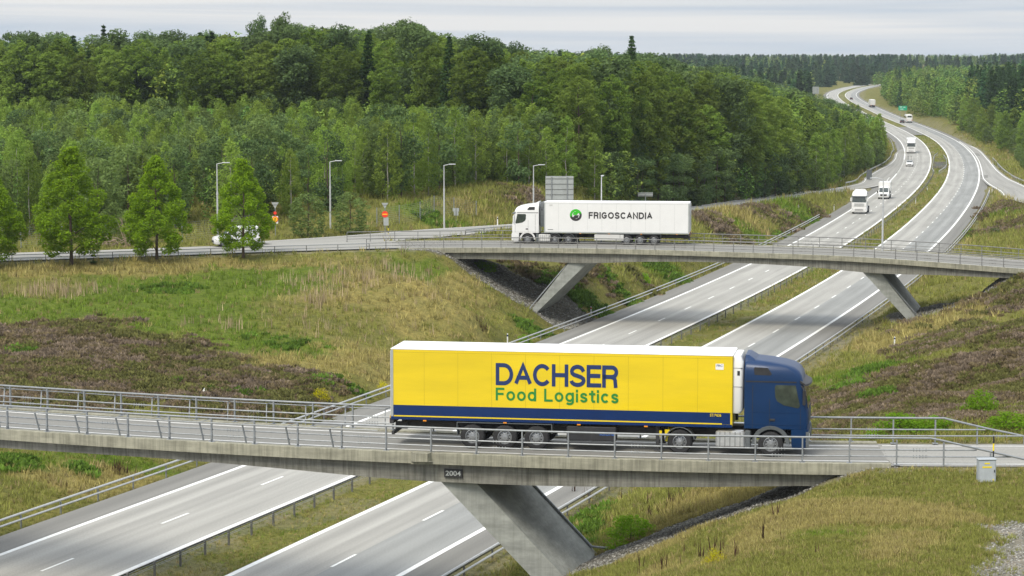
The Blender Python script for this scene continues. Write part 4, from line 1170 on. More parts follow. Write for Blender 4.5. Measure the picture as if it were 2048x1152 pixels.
def delineator(label, u, v, y=None, h=1.0, cap='black', group='white verge posts'):
    if y is None: x, y, z = hit(u, v)
    else: x = (u - 1024) / F * y; z = zg1(x, y)
    r_ = empty('verge_post', (x, y, z)); tag(r_, label, 'verge post', group)
    mb = MB(); mb.cbox((0, 0, h * .38), (.11, .09, h * .78), .02); mb.cbox((0, 0, h * .96), (.11, .09, h * .08), .01); mb.build('body', M['white'], r_)
    mb = MB(); mb.cbox((0, 0, h * .84), (.115, .095, h * .14), .01); mb.build('reflector_band', M[cap], r_)
delineator('white verge post with dark band by the exit ramp left of the white cab', 995, 452)
delineator('tilted white verge post beyond the rear top corner of the white trailer', 1426, 404)
delineator('white verge post on the far side of the exit ramp, midway along it', 1576, 388)
delineator('white verge post on the near side of the exit ramp beside the gravel patch', 1661, 386)
delineator('small white verge post beyond the orange marker near the ramp top', 1682, 366)
delineator('white verge post in grass just above the yellow trailer roof', 1015, 692, h=1.05, cap='letterblue')
delineator('red and white verge post at the foot of the slope under the farther bridge', 1182, 634, h=1.0, cap='red')
delineator('white verge post with blue band in the dry grass right of the motorway', 1789, 694, h=.8, cap='letterblue')
delineator('tiny white verge post at the end of the left guardrail', 1668, 421, h=1.0)
delineator('small white verge post by the heather patch above the left guardrail', 1597, 420, h=.8)
delineator('left one of the pair of verge posts at the entry ramp gore', 1979, 387, h=1.1)
delineator('right one of the pair of verge posts at the entry ramp gore', 1984, 386, h=1.1)
for i, (yy, oo) in enumerate(((352, -.2), (430, -.2), (478, -.2))):
    x, y, z = mway(yy, oo); delineator(['nearest of the white verge posts in the median beside the wire barrier', 'middle one of the white verge posts in the median beside the wire barrier', 'farthest of the white verge posts in the median beside the wire barrier'][i], 1024 + x / y * F, 0, y=y, h=1.0)
for lab, u, v in (('orange marker post on the bank left of the white truck front view', 1518, 371), ('orange marker post where the exit ramp nears the motorway', 1657, 373)):
    x, y, z = hit(u, v); r_ = empty('marker_post', (x, y, z)); tag(r_, lab, 'marker post', 'orange marker posts')
    mb = MB(); mb.beam((-.15, 0, -.1), (0.0, 0, 1.0), .12, .05); mb.beam((.2, 0, -.1), (0, 0, .9), .1, .05); mb.build('stake', M['red'], r_)
    mb = MB(); mb.prism([(-.28, .35), (.3, .3), (.1, 1.1), (-.15, 1.1)], -.04, .04); mb.build('orange_panel', M['signred'], r_)
# cabinet with marker pole in the foreground
x, y, z = hit(1972, 964)
r_ = empty('electrical_cabinet', (x, y, z), R(4)); tag(r_, 'grey metal electrical cabinet with yellow stickers on the grass by the bridge end', 'cabinet')
mb = MB(); mb.cbox((0, 0, .42), (.66, .36, .88), .02); mb.build('body', M['cabinet'], r_)
mb = MB(); mb.cbox((0, 0, .885), (.72, .42, .05), .02); mb.build('roof', M['cabinet'], r_)
mb = MB(); mb.box((0, -.187, .42), (.58, .012, .76)); mb.build('door', mat('cabinet_door', (.38, .41, .43), .45, var=.1, scale=4), r_)
mb = MB(); mb.box((-.02, -.198, .74), (.2, .006, .05)); mb.box((-.02, -.198, .60), (.36, .006, .06)); mb.box((.22, -.198, .12), (.05, .006, .05)); mb.build('sticker', mat('yellow_sticker', (.75, .6, .02), .5, var=.05), r_)
mb = MB(); mb.box((.26, -.2, .45), (.03, .03, .1)); mb.build('handle', M['black'], r_)
x2, y2 = x + .36, y + .5
r_ = empty('marker_pole', (x2, y2, zg1(x2, y2))); tag(r_, 'thin yellow and black marker pole behind the grey cabinet', 'marker pole')
mb = MB()
for i in range(6): mb.tube((0, 0, .28 * i - .05), (0, 0, .28 * (i + 1) - .05), .03, .03, 8, mi=(i + 1) % 2)
mb.build('pole', [M['black'], mat('marker_yellow', (.8, .62, .02), .5, var=.05)], r_)
x, y, z = hit(939, 476); r_ = empty('marker_pole', (float((939 - 1024) / F * 234), 234, zg1(-4.2, 234))); tag(r_, 'short yellow and black marker pole right of the no-entry sign', 'marker pole')
r_.location.x = (776 - 1024) / F * 234; r_.location.z = zg1(r_.location.x, 234)
mb = MB()
for i in range(5): mb.tube((0, 0, .25 * i - .05), (0, 0, .25 * (i + 1) - .05), .035, .035, 8, mi=(i + 1) % 2)
mb.build('pole', [M['black'], bpy.data.materials['marker_yellow']], r_)

# wildlife fence along the wood, left, and further pieces
def wire_fence(label, pts, step=4.0, h=2.0):
    a = polyline(pts, step); a[:, 2] = zg(a[:, 0], a[:, 1]); c = a[0].copy()
    r_ = empty('wire_fence', c); tag(r_, label, 'wire fence', 'wildlife fences along the wood')
    mb = MB()
    for h_ in np.linspace(.1, h - .1, 10):
        mb.path([tuple(p - c + np.array([0, 0, h_])) for p in a], .006, 3)
    for i in range(len(a) - 1):
        for s in np.linspace(0, 1, 9)[1:-1]:
            p = a[i] * (1 - s) + a[i + 1] * s - c; mb.beam(p + np.array([0, 0, .1]), p + np.array([0, 0, h - .1]), .007, .007)
    mb.build('wire_mesh', M['galv'], r_)
    pb = MB(); pb.tube((0, 0, -.2), (0, 0, h), .05, .05, 6); place_posts(r_, pb, [tuple(p - c) for p in a], 'post', M['galv'])
wire_fence('tall wire fence along the wood behind the young roadside trees', [(-62, 221, 0), (-45, 221.5, 0), (-30, 228, 0), (-26, 232, 0)])
wire_fence('wire fence climbing the grass mound behind the no-entry sign', [(-14, 243, 0), (-10, 250, 0), (-8, 256, 0), (-4, 262, 0)])
wire_fence('wire fence at the wood edge beside the exit ramp near the motorway', [(56, 455, 0), (64, 482, 0), (70, 505, 0), (75, 530, 0)])
# white boulder below the railing
x, y, z = hit(410, 783); mb = MB(); mb.loft([[(-.25, -.2, -.1), (.25, -.18, -.1), (.22, .2, -.1), (-.2, .18, -.1)], [(-.22, -.18, .15), (.24, -.15, .12), (.18, .18, .14), (-.16, .15, .16)], [(-.05, -.05, .4), (.05, -.05, .36), (.04, .05, .36), (-.03, .04, .38)]])
mb.v = [tuple(.62 * q for q in p) for p in mb.v]; o = mb.build('boulder', M['signwhite'], loc=(x, y, z)); tag(o, 'small pale boulder in the heather behind the front railing', 'boulder')
# ------------------------------------------------------------------ vehicles; local frame: x forward, y left, z up
def wheel(parent, x, y, r=.5, w=.3, rimr=.29, name='wheel', disc='steel'):
    """tyre with its rim; outside faces away from the vehicle's middle"""
    s = 1 if y > 0 else -1
    mb = MB()
    prof = [(rimr, -w / 2), (r * .86, -w / 2 - .01), (r * .97, -w * .42), (r, -w * .3), (r, w * .3), (r * .97, w * .42), (r * .86, w / 2 + .01), (rimr, w / 2)]
    mb.lathe(prof, (0, 0, 0), 'y', 28)
    t = mb.build(name, M['dark_rubber'], parent, smooth=40, loc=(x, y, r))
    mb = MB(); o = s * w / 2
    mb.lathe([(rimr, o * .98), (rimr * .93, o * 1.03), (rimr * .88, o * .8), (rimr * .78, o * .55), (rimr * .52, o * .62), (rimr * .48, o * .95), (rimr * .30, o * 1.02), (.001, o * 1.05)], (0, 0, 0), 'y', 28)
    for i in range(10):
        a = 2 * math.pi * i / 10; mb.tube((rimr * .40 * math.cos(a), o * .9, rimr * .40 * math.sin(a)), (rimr * .40 * math.cos(a), o * 1.08, rimr * .40 * math.sin(a)), .022, .018, 6)
    for i in range(10):
        a = 2 * math.pi * (i + .5) / 10; mb.tube((rimr * .66 * math.cos(a), o * .56, rimr * .66 * math.sin(a)), (rimr * .66 * math.cos(a), o * .64, rimr * .66 * math.sin(a)), rimr * .09, rimr * .09, 8, mi=1)
    mb.build('rim', [M['rim'], M['black']], t, smooth=35)
    return t
def rring(z, xb, xf, hw, r, rb=.05, n=4, k=0.0):
    """rounded rectangle, counter-clockwise; k pinches the front"""
    pts = []
    for cx, cy, a0, rr in ((xf - r, hw - r, 0, r), (xb + rb, hw - rb, 90, rb), (xb + rb, -hw + rb, 180, rb), (xf - r, -hw + r, 270, r)):
        for i in range(n + 1):
            a = R(a0 + 90 * i / n)
            pts.append((cx + rr * math.cos(a), cy + rr * math.sin(a), z))
    return pts
def loftv(mb, secs, mi=0, caps=(True, True)):
    mb.loft([rring(*s) for s in secs], caps[0], caps[1], mi)
def interp_sec(secs, z):
    for a, b in zip(secs, secs[1:]):
        if a[0] <= z <= b[0]:
            t = (z - a[0]) / (b[0] - a[0]); return [a[i] + (b[i] - a[i]) * t for i in range(5)]
def front_patch(mb, secs, z0, z1, y0, y1, lift, nz=8, ny=12, mi=0):
    """panel lying on the front of a lofted body"""
    def pt(z, y):
        s = interp_sec(secs, z); hw, r, xf = s[3], s[4], s[2]; e = hw - r
        if abs(y) <= e: return (xf + lift, y, z)
        dy = min(r, abs(y) - e); x = xf - r + math.sqrt(max(0, r * r - dy * dy)); sg = 1 if y > 0 else -1
        n = Vector((math.sqrt(max(0, r * r - dy * dy)), sg * dy, 0)).normalized()
        return (x + n.x * lift, y + n.y * lift, z)
    vs = []; 
    for i in range(nz + 1):
        for j in range(ny + 1): vs.append(pt(z0 + (z1 - z0) * i / nz, y0 + (y1 - y0) * j / ny))
    fs = [(i * (ny + 1) + j, i * (ny + 1) + j + 1, (i + 1) * (ny + 1) + j + 1, (i + 1) * (ny + 1) + j) for i in range(nz) for j in range(ny)]
    mb.add(vs, fs, mi)
def side_poly(mb, poly, y, t=.012, mi=0):
    s = 1 if y > 0 else -1
    mb.prism(poly, y - s * .01, y + s * t, mi)

def make_cab(root, paint, lower_paint, dark, high=True, sun=True):
    secs = [(1.12, 0, 2.50, 1.24, .12, .03), (1.35, 0, 2.53, 1.25, .14, .03), (1.75, 0, 2.53, 1.25, .15, .03), (2.05, 0, 2.50, 1.25, .16, .03), (2.5, 0, 2.43, 1.248, .17, .03), (2.92, 0, 2.34, 1.245, .18, .03), (3.10, 0, 2.29, 1.24, .20, .03),
            (3.25, 0, 2.25, 1.235, .24, .03), (3.42, 0, 2.15, 1.215, .30, .05), (3.56, 0, 1.97, 1.18, .36, .06), (3.67, 0, 1.62, 1.12, .36, .08), (3.76, 0.0, 1.12, 1.03, .34, .10), (3.82, 0.02, .55, .90, .18, .12)]
    mb = MB(); loftv(mb, secs)
    cab = mb.build('cab', paint, root, smooth=38)
    # lower front with bumper
    low = [(.30, 1.93, 2.42, 1.16, .12, .04), (.42, 1.88, 2.52, 1.22, .14, .03), (.85, 1.86, 2.57, 1.25, .15, .03), (1.115, 1.86, 2.54, 1.25, .14, .03)]
    mb = MB(); loftv(mb, low); mb.build('bumper', lower_paint, root, smooth=38)
    mb = MB(); front_patch(mb, secs, 1.95, 2.95, -1.16, 1.16, .012); mb.build('windscreen', M['glass'], cab, smooth=60)
    mb = MB(); front_patch(mb, secs, 1.25, 1.82, -.95, .95, .012)
    front_patch(mb, low, .5, 1.08, -.98, .98, .012)
    mb.build('grille', M['greyplastic'] if dark else M['white'], cab, smooth=60)
    mb = MB()
    for k in range(4): zz = 1.32 + k * .13; front_patch(mb, secs, zz, zz + .045, -.8, .8, .03, 1, 10)
    for k in range(2): zz = .62 + k * .17; front_patch(mb, low, zz, zz + .06, -.7, .7, .03, 1, 10)
    mb.build('grille_slat', M['black'], cab)
    for s in (-1, 1):
        mb = MB(); front_patch(mb, low, .66, .98, s * 1.03, s * 1.235, .02, 3, 5); mb.build('headlight', M['headlamp'], cab, smooth=60)
        y = s * 1.252
        mb = MB(); side_poly(mb, [(1.30, 2.24), (1.22, 2.40), (1.20, 2.80), (1.27, 2.88), (2.02, 2.88), (2.20, 2.04), (2.12, 1.97), (1.55, 2.08)], y); mb.build('side_window', M['glass'], cab)
        mb = MB(); side_poly(mb, [(0.40, 3.26), (.37, 3.52), (.42, 3.56), (.92, 3.54), (1.08, 3.31), (1.02, 3.25)], s * 1.185, t=.055); mb.build('roof_vent', M['black'], cab)
        mb = MB(); mb.box((1.05, s * 1.243, 3.0), (2.0, .03, .05)); mb.box((.33, s * 1.252, 2.0), (.02, .008, 1.7)); mb.box((1.0, s * 1.252, 1.75), (.016, .008, 1.15)); mb.box((2.22, s * 1.25, 1.55), (.016, .008, .8)); mb.build('door_seam', M['black'], cab)
        mb = MB(); mb.cbox((1.12, s * 1.26, 1.48), (.22, .04, .1), .02); mb.build('door_handle', M['black'], cab)
        mb = MB(); mb.cbox((2.36, s * 1.38, 2.42), (.12, .2, .62), .04); mb.tube((2.25, s * 1.2, 2.86), (2.36, s * 1.38, 2.70), .035, .035, 6); mb.build('mirror', M['black'] if dark else M['white'], cab, smooth=40)
        # wheel arch
        mb = MB(); n = 14; rings = []
        for i in range(n + 1):
            a = R(180 * i / n); ca, sa = math.cos(a), math.sin(a)
            rings.append([(1.06 + .60 * ca, s * .86, .5 + .60 * sa), (1.06 + .60 * ca, s * 1.235, .5 + .60 * sa), (1.06 + .74 * ca, s * 1.262, .5 + .74 * sa), (1.06 + .76 * ca, s * 1.2, .5 + .76 * sa)])
        mb.loft(rings, True, True)
        mb.build('wheel_arch', M['greyplastic'] if dark else paint, root, smooth=40)
    if sun:
        mb = MB()
        rings = []
        for j in range(13):
            y = -1.3 + 2.6 * j / 12; b = 1 - (abs(y) / 1.3)**3 * .5
            rings.append([(2.18, y, 3.08), (2.22 + .38 * b, y, 2.93), (2.22 + .40 * b, y, 2.86), (2.2, y, 2.98)])
        mb.loft(rings, True, True); mb.build('sun_visor', M['black'] if dark else M['greyplastic'], cab, smooth=50)
    mb = MB(); mb.box((1.45, 0, 3.62), (.5, 1.1, .03)); mb.build('roof_hatch', paint, cab)
    mb = MB(); loftv(mb, [(3.70, .01, .55, 1.06, .12, .02), (3.86, .01, .38, .95, .10, .02), (4.0, .01, .16, .80, .05, .02)]); mb.build('roof_deflector', paint, cab, smooth=30)
    mb = MB()
    for s in (-1, 1):
        mb.box((1.2, s * 1.254, 1.78), (2.1, .014, .03)); mb.box((1.2, s * 1.254, 1.30), (2.3, .014, .03))
    mb.build('door_crease', paint, cab)
    for s in (-1, 1):
        mb = MB(); mb.box((2.5, s * 1.1, .72), (.12, .32, .62)); mb.build('corner_panel', M['greyplastic'] if dark else paint, cab)
    return cab
def chassis(root, x0, x1, side_boxes=(), m='chassis'):
    mb = MB()
    for s in (-.42, .42): mb.box(((x0 + x1) / 2, s, .82), (x1 - x0, .09, .28))
    for k in np.arange(x0 + .3, x1, 1.2): mb.box((k, 0, .8), (.12, .8, .2))
    for c, d in side_boxes: mb.cbox(c, d, .03)
    return mb.build('chassis', M[m], root)
def semi(name, label, side_m, cab_m, low_m, dark, frontx, axles_tr, drive, kind, rear=-14.1, tf=-.62, group='trucks'):
    root = empty(name); tag(root, label, 'truck', group)
    make_cab(root, cab_m, low_m, dark)
    z0, z1 = 1.16, 4.0; hw = 1.275
    # trailer body
    mb = MB(); mb.cbox(((tf + rear) / 2, 0, (z0 + z1) / 2), (tf - rear, 2 * hw - .02, z1 - z0), .03); body = mb.build('trailer_box', side_m, root)
    mb = MB(); mb.cbox(((tf + rear) / 2, 0, z1 + .005), (tf - rear + .02, 2 * hw + .01, .05), .02)
    mb.box(((tf + rear) / 2, 0, z1 + .035), (tf - rear - .1, 2 * hw - .3, .02)); mb.build('trailer_roof', M['white_roof'], body)
    mb = MB()
    for s in (-1, 1):
        mb.box((rear + .05, s * (hw - .006), (z0 + z1) / 2), (.10, .025, z1 - z0 - .06))
        if kind != 'y': mb.box((tf - .06, s * (hw - .006), (z0 + z1) / 2), (.1, .02, z1 - z0 - .06))
    mb.build('corner_trim', M['signback'], body)
    mb = MB()
    for s in (-1, 1): mb.box(((tf + rear) / 2, s * (hw - .004), z0 + .03), (tf - rear - .02, .03, .12))
    mb.build('bottom_rail', M['blue'] if kind == 'y' else M['signback'], body)
    mb = MB()
    for s in (-1, 1):
        for k in range(1, 10): mb.box((rear + (tf - rear) * k / 10, s * (hw - .0095), (z0 + z1) / 2 + .05), (.012, .006, z1 - z0 - .3))
        mb.box(((tf + rear) / 2, s * (hw - .0095), z1 - .12), (tf - rear - .2, .006, .014))
    mb.build('panel_seam', M['seam'] if kind == 'y' else M['signback'], body)
    # rear doors
    for s in (-1, 1):
        mb = MB(); mb.box((rear - .012, s * .63, 2.6), (.03, 1.2, 2.65)); d = mb.build('rear_door', M['offwhite'], body)
        mb = MB()
        for yy in (.2, .95): mb.tube((rear - .05, s * yy, 1.3), (rear - .05, s * yy, 3.9), .018, .018, 6)
        mb.build('lock_rod', M['chrome'], d)
    mb = MB(); mb.box((rear + .02, 0, 1.05), (.16, 2.5, .2)); mb.box((rear + .05, 0, .55), (.1, 2.3, .14))
    for s in (-1, 1): mb.box((rear + .3, s * .6, .8), (.5, .08, .3))
    mb.build('rear_bumper', M['chassis'], root)
    for s in (-1, 1):
        mb = MB(); mb.box((rear - .065, s * 1.0, 1.05), (.02, .4, .12)); mb.build('tail_light', M['red'], root)
        mb = MB(); mb.box((rear - .045, s * 1.0, 1.22), (.02, .42, .1)); mb.build('warning_plate', M['signyellow'], root)
    chassis(root, rear + .4, tf - 1.0)
    chassis(root, -4.6 if len(drive) > 1 else -3.6, 1.9, (((.9, 0, .9), (1.6, 1.5, .5)),))
    # refrigeration unit at the trailer front
    mb = MB(); loftv(mb, [(1.68, tf + .004, tf + .30, 1.08, .12, .02), (1.8, tf + .004, tf + .40, 1.12, .14, .02), (3.75, tf + .004, tf + .41, 1.13, .16, .02), (3.97, tf + .004, tf + .30, 1.05, .14, .02)]); cu = mb.build('cooling_unit', M['white'] if kind == 'y' else M['greyplastic'], body, smooth=35)
    mb = MB()
    for s in (-1, 1): mb.box((tf + .22, s * 1.12, 3.3), (.10, .04, .18)); mb.box((tf + .2, s * 1.12, 2.75), (.36, .03, .015)); mb.box((tf + .2, s * 1.12, 3.5), (.36, .03, .015))
    mb.box((tf + .42, 0, 2.8), (.02, 1.2, 1.2)); mb.build('vent', M['black'], cu)
    # wheels
    for s in (-1, 1):
        wheel(root, 1.06, s * 1.08, .5, .31)
        for x in drive: wheel(root, x, s * .98, .5, .52, .28)
        for x in axles_tr: wheel(root, x, s * 1.06, .5, .36, .29)
    # mudguards over rear wheels
    mb = MB()
    for s in (-1, 1):
        for x in drive:
            rings = []
            for i in range(11):
                a = R(10 + 160 * i / 10); rings.append([(x + .58 * math.cos(a), s * .72, .5 + .58 * math.sin(a)), (x + .58 * math.cos(a), s * 1.26, .5 + .58 * math.sin(a)), (x + .61 * math.cos(a), s * 1.26, .5 + .61 * math.sin(a)), (x + .61 * math.cos(a), s * .72, .5 + .61 * math.sin(a))])
            mb.loft(rings)
        xa, xb = min(axles_tr) - .62, max(axles_tr) + .62
        mb.box(((xa + xb) / 2, s * 1.02, 1.07), (xb - xa, .5, .03)); mb.box((xa, s * 1.02, .8), (.03, .5, .55)); mb.box((xb, s * 1.02, .88), (.03, .5, .38))
    mb.build('mudguard', M['greyplastic'], root)
    for s in (-1, 1):
        # tank beside the tractor frame
        mb = MB(); mb.cbox((-.55, s * 1.0, .66), (1.15, .46, .66), .06); tk = mb.build('fuel_tank', M['chrome'] if kind == 'y' else M['offwhite'], root, smooth=30)
        mb = MB()
        for k in range(5): mb.box((-.95 + k * .2, s * 1.235, .66), (.02, .012, .6))
        mb.build('tank_strap', M['greyplastic'], tk)
        mb = MB(); mb.cbox((.15, s * 1.02, .68), (.22, .4, .7), .03); mb.build('step', M['greyplastic'], root)
        # pallet box / side guard
        if kind == 'y':
            mb = MB(); mb.cbox((-6.1, s * 1.0, .73), (2.0, .5, .58), .03); mb.build('pallet_box', M['black'], root)
            if s < 0: letter('KRONE', mat('blue_word', (.02, .12, .45), .5), root, (-5.75, -1.262, .68), (1, 0, 0), (0, 0, 1), .62, .12, .01)
        else:
            mb = MB(); mb.cbox((-6.6, s * 1.04, .74), (2.75, .44, .56), .03); mb.build('pallet_box', M['offwhite'], root)
        for k in (1.3, 0): pass
        mb = MB()
        for x in (-12.9, -9.6, -6.6, -3.9): mb.box((x, s * (hw + .006), 1.10), (.14, .02, .05))
        mb.build('side_lamp', M['amber'], root)
        mb = MB(); mb.box((tf - 3.0, s * .95, .62), (.14, .14, .95)); mb.box((tf - 3.0, s * .95, .12), (.3, .3, .05)); mb.build('landing_leg', M['chassis'], root)
    mb = MB(); mb.box((-1.1, 0, 1.05), (.5, .9, .04)); mb.tube((-.35, -.3, 1.3), (-.35, -.3, 2.6), .06, .06, 8); mb.build('coupling_gear', M['chassis'], root)
    return root, body

# --- yellow and blue truck on the front bridge
tr1, body = semi('articulated_truck', 'yellow and blue refrigerated articulated truck with dark blue cab crossing the front bridge', M['yellow'], M['cabblue'], M['cabblue'], True, 2.4, (-10.95, -9.62, -8.32), (-2.55,), 'y', rear=-14.3, tf=-.46)
hw = 1.275
mb = MB()
for s in (-1, 1): mb.box(((-.45 - 14.3) / 2, s * (hw - .008), 1.49), (13.66, .012, .46))
mb.build('blue_band', M['blue'], body)
mb = MB()
for s in (-1, 1): mb.box(((-.85 - 14.2) / 2, s * (hw + .009), 1.275), (13.3, .014, .05))
mb.build('yellow_line', M['yellow'], body)
ys_ = -hw + .006
strokes('DACHSER', M['letterblue'], body, (-9.98, ys_, 2.62), (1, 0, 0), (0, 0, 1), 4.98, .90, .185, .05)
strokes('Food Logistics', M['lettergreen'], body, (-9.98, ys_, 2.0), (1, 0, 0), (0, 0, 1), 4.98, .52, .175, .16)
letter('ST19636', M['yellow'], body, (-1.35, ys_ - .012, 1.56), (1, 0, 0), (0, 0, 1), .45, .12, .02)
mb = MB(); mb.box((-.98, -hw + .002, 3.56), (.32, .006, .24)); st = mb.build('sticker', M['signwhite'], body)
letter('FRC', M['letterblue'], st, (-1.1, -hw - .002, 3.56), (1, 0, 0), (0, 0, 1), .24, .09, .01)
letter('letters', M['letterblue'], st, (-1.1, -hw - .002, 3.47), (1, 0, 0), (0, 0, 1), .24, .04, 0) if False else None
mb = MB(); mb.prism([(-3.15, .98), (-2.95, .98), (-3.13, .62)], -1.2, -1.17); mb.box((-3.32, -1.16, .82), (.1, .04, .22)); mb.build('yellow_flag_plate', M['yellow'], tr1)
mb = MB(); mb.beam((-3.0, -.5, .95), (-2.7, -1.0, .75), .2, .08); mb.cbox((-3.05, -1.0, .62), (.18, .25, .3), .04); mb.build('air_tank', mat('yellow_tank', (.5, .42, .02), .5), tr1)
# nose to the right; near side wheels touch the deck at the surveyed line
ang = math.atan(-.167)
gx_, gy_ = P(1541, 914, 7.25)
ca, sa = math.cos(ang), math.sin(ang)
# local point (1.06,-1.235) -> (gx_,gy_)
tr1.rotation_euler = (0, 0, ang)
tr1.location = (gx_ - (1.06 * ca + 1.235 * sa), gy_ - (1.06 * sa - 1.235 * ca), 7.254)

# --- white truck on the farther bridge, heading left
tr2, body = semi('articulated_truck', 'white refrigerated articulated truck with a round green and black emblem on the farther bridge', M['white'], M['white'], M['white'], False, 2.4, (1.06 - 11.85, 1.06 - 10.55, 1.06 - 9.3), (1.06 - 2.56, 1.06 - 3.84), 'w', rear=-14.05, tf=-.5)
yl = hw - .004
# near side is the left side; words run towards the rear
strokes('FRIGOSCANDIA', M['letterblack'], body, (-4.68, yl, 2.5), (-1, 0, 0), (0, 0, 1), 5.95, .62, .22, .14)
def emblem(parent, cx, cz, r, y):
    def arcpts(a0, a1, rr, n=14): return [(cx - rr * math.cos(R(a0 + (a1 - a0) * i / n)), y, cz + rr * math.sin(R(a0 + (a1 - a0) * i / n))) for i in range(n + 1)]
    # the axis is mirrored (cx - ...) so that angles read as seen from the left side
    for nm, m, a0, a1, s in (('green_emblem_half', M['logogreen'], 10, 205, 1), ('black_emblem_half', M['letterblack'], 190, 385, -1)):
        mb = MB(); o = arcpts(a0, a1, r); i_ = arcpts(a0, a1, r * .62)
        n = len(o); vs = o + i_; fs = [(k, k + 1, n + k + 1, n + k) for k in range(n - 1)]
        mb.add([(p[0], p[1] + .004, p[2]) for p in vs], fs)
        mb.add([(cx - s * r * q[0], y + .0045, cz + s * r * q[1]) for q in ((-.52, .02), (.2, .02), (.42, .34), (.95, .34), (.86, .52), (.1, .60), (-.35, .5))], [(0, 1, 2, 3, 4, 5, 6)])
        mb.build(nm, m, parent)
emblem(body, -3.48, 2.82, .56, yl)
mb = MB(); mb.box((-1.15, yl + .003, 3.72), (.3, .006, .16)); mb.build('sticker', M['offwhite'], body)
mb = MB(); mb.box((-1.1, yl + .003, 1.45), (.5, .006, .05)); mb.build('lettering', M['greyplastic'], body)
ang = math.pi + math.atan(-.13)
gx_, gy_ = P(1055, 489.5, 5.55); ca, sa = math.cos(ang), math.sin(ang)
tr2.rotation_euler = (0, 0, ang)
tr2.location = (gx_ - (1.06 * ca - 1.235 * sa), gy_ - (1.06 * sa + 1.235 * ca), 5.555)

def on_road(o, y, lat, towards):
    """stand a vehicle on the motorway; towards=True faces the camera"""
    x, yy, z = mway(y, lat); s = float(XMs(y)); a = math.atan2(1, s)
    o.location = (x, yy, z + .012); o.rotation_euler = (0, 0, a + (math.pi if towards else 0))

# --- white tractor unit without trailer coming towards the camera
root = empty('tractor_unit'); tag(root, 'white truck tractor without trailer driving towards the camera on the left carriageway', 'truck', 'trucks')
make_cab(root, M['white'], M['white'], False)
chassis(root, -3.4, 1.9, (((.9, 0, .9), (1.6, 1.5, .5)),))
for s in (-1, 1):
    wheel(root, 1.06, s * 1.08, .5, .31); wheel(root, -2.6, s * .98, .5, .52, .28)
    mb = MB(); mb.cbox((-.6, s * 1.02, .7), (1.2, .45, .6), .05); mb.build('fuel_tank', M['greyplastic'], root)
    mb = MB(); mb.box((-2.6, s * 1.0, 1.08), (1.3, .5, .04)); mb.box((-3.25, s * 1.0, .8), (.04, .5, .5)); mb.build('mudguard', M['black'], root)
mb = MB(); mb.box((-2.4, 0, 1.1), (.9, .9, .06)); mb.build('coupling_plate', M['chassis'], root)
on_road(root, 392, -7.2, True)
# --- distant trucks reuse the white truck without its lettering
def strip_copy(src, label):
    c = src.copy(); COL.objects.link(c); c['label'] = label
    for ch in src.children:
        if ch.name.startswith(('yellow', 'air')): continue
        d = ch.copy(); COL.objects.link(d); d.parent = c
        for g in ch.children:
            if g.name.startswith(('lettering', 'green_emblem', 'black_emblem', 'sticker')): continue
            e = g.copy(); COL.objects.link(e); e.parent = d
    return c
t3 = strip_copy(tr2, 'white articulated truck on the motorway curve coming towards the camera behind the car with bicycles'); on_road(t3, 688, -7.8, True)
t5 = strip_copy(tr2, 'far white articulated truck seen from behind on the right carriageway'); on_road(t5, 1290, 7.6, False)

# --- box van
root = empty('box_van'); tag(root, 'white box van driving towards the camera behind the tractor unit', 'van')
secs = [(.35, .2, 2.35, .98, .15, .03), (.7, .1, 2.5, 1.0, .2, .03), (1.05, .0, 2.45, 1.0, .22, .03), (1.25, 0, 2.2, 1.0, .22, .03), (1.75, 0, 1.75, .95, .22, .03), (2.2, 0, 1.35, .85, .2, .03), (2.3, 0, 1.1, .75, .2, .03)]
mb = MB(); loftv(mb, secs); cab = mb.build('cab', M['white'], root, smooth=38)
mb = MB(); front_patch(mb, secs, 1.3, 2.1, -.82, .82, .012); mb.build('windscreen', M['glass'], cab)
mb = MB(); front_patch(mb, secs, .62, .95, -.6, .6, .014); mb.build('grille', M['black'], cab)
mb = MB(); mb.cbox((-1.9, 0, 1.95), (3.8, 2.2, 2.3), .04); mb.build('cargo_box', M['white'], root)
mb = MB(); mb.box((-1.5, 0, .6), (4.4, 1.6, .3)); mb.build('chassis', M['chassis'], root)
for s in (-1, 1):
    mb = MB(); front_patch(mb, secs, .72, 1.0, s * .7, s * .97, .02, 3, 4); mb.build('headlight', M['headlamp'], cab)
    mb = MB(); mb.cbox((1.75, s * 1.16, 1.35), (.12, .22, .4), .03); mb.build('mirror', M['black'], cab)
    mb = MB(); side_poly(mb, [(.3, 1.35), (.3, 2.0), (1.2, 2.0), (1.6, 1.35)], s * .985, .02); mb.build('side_window', M['glass'], cab)
    wheel(root, 1.75, s * .9, .36, .22, .2); wheel(root, -2.6, s * .9, .36, .3, .2)
on_road(root, 441, -6.6, True)

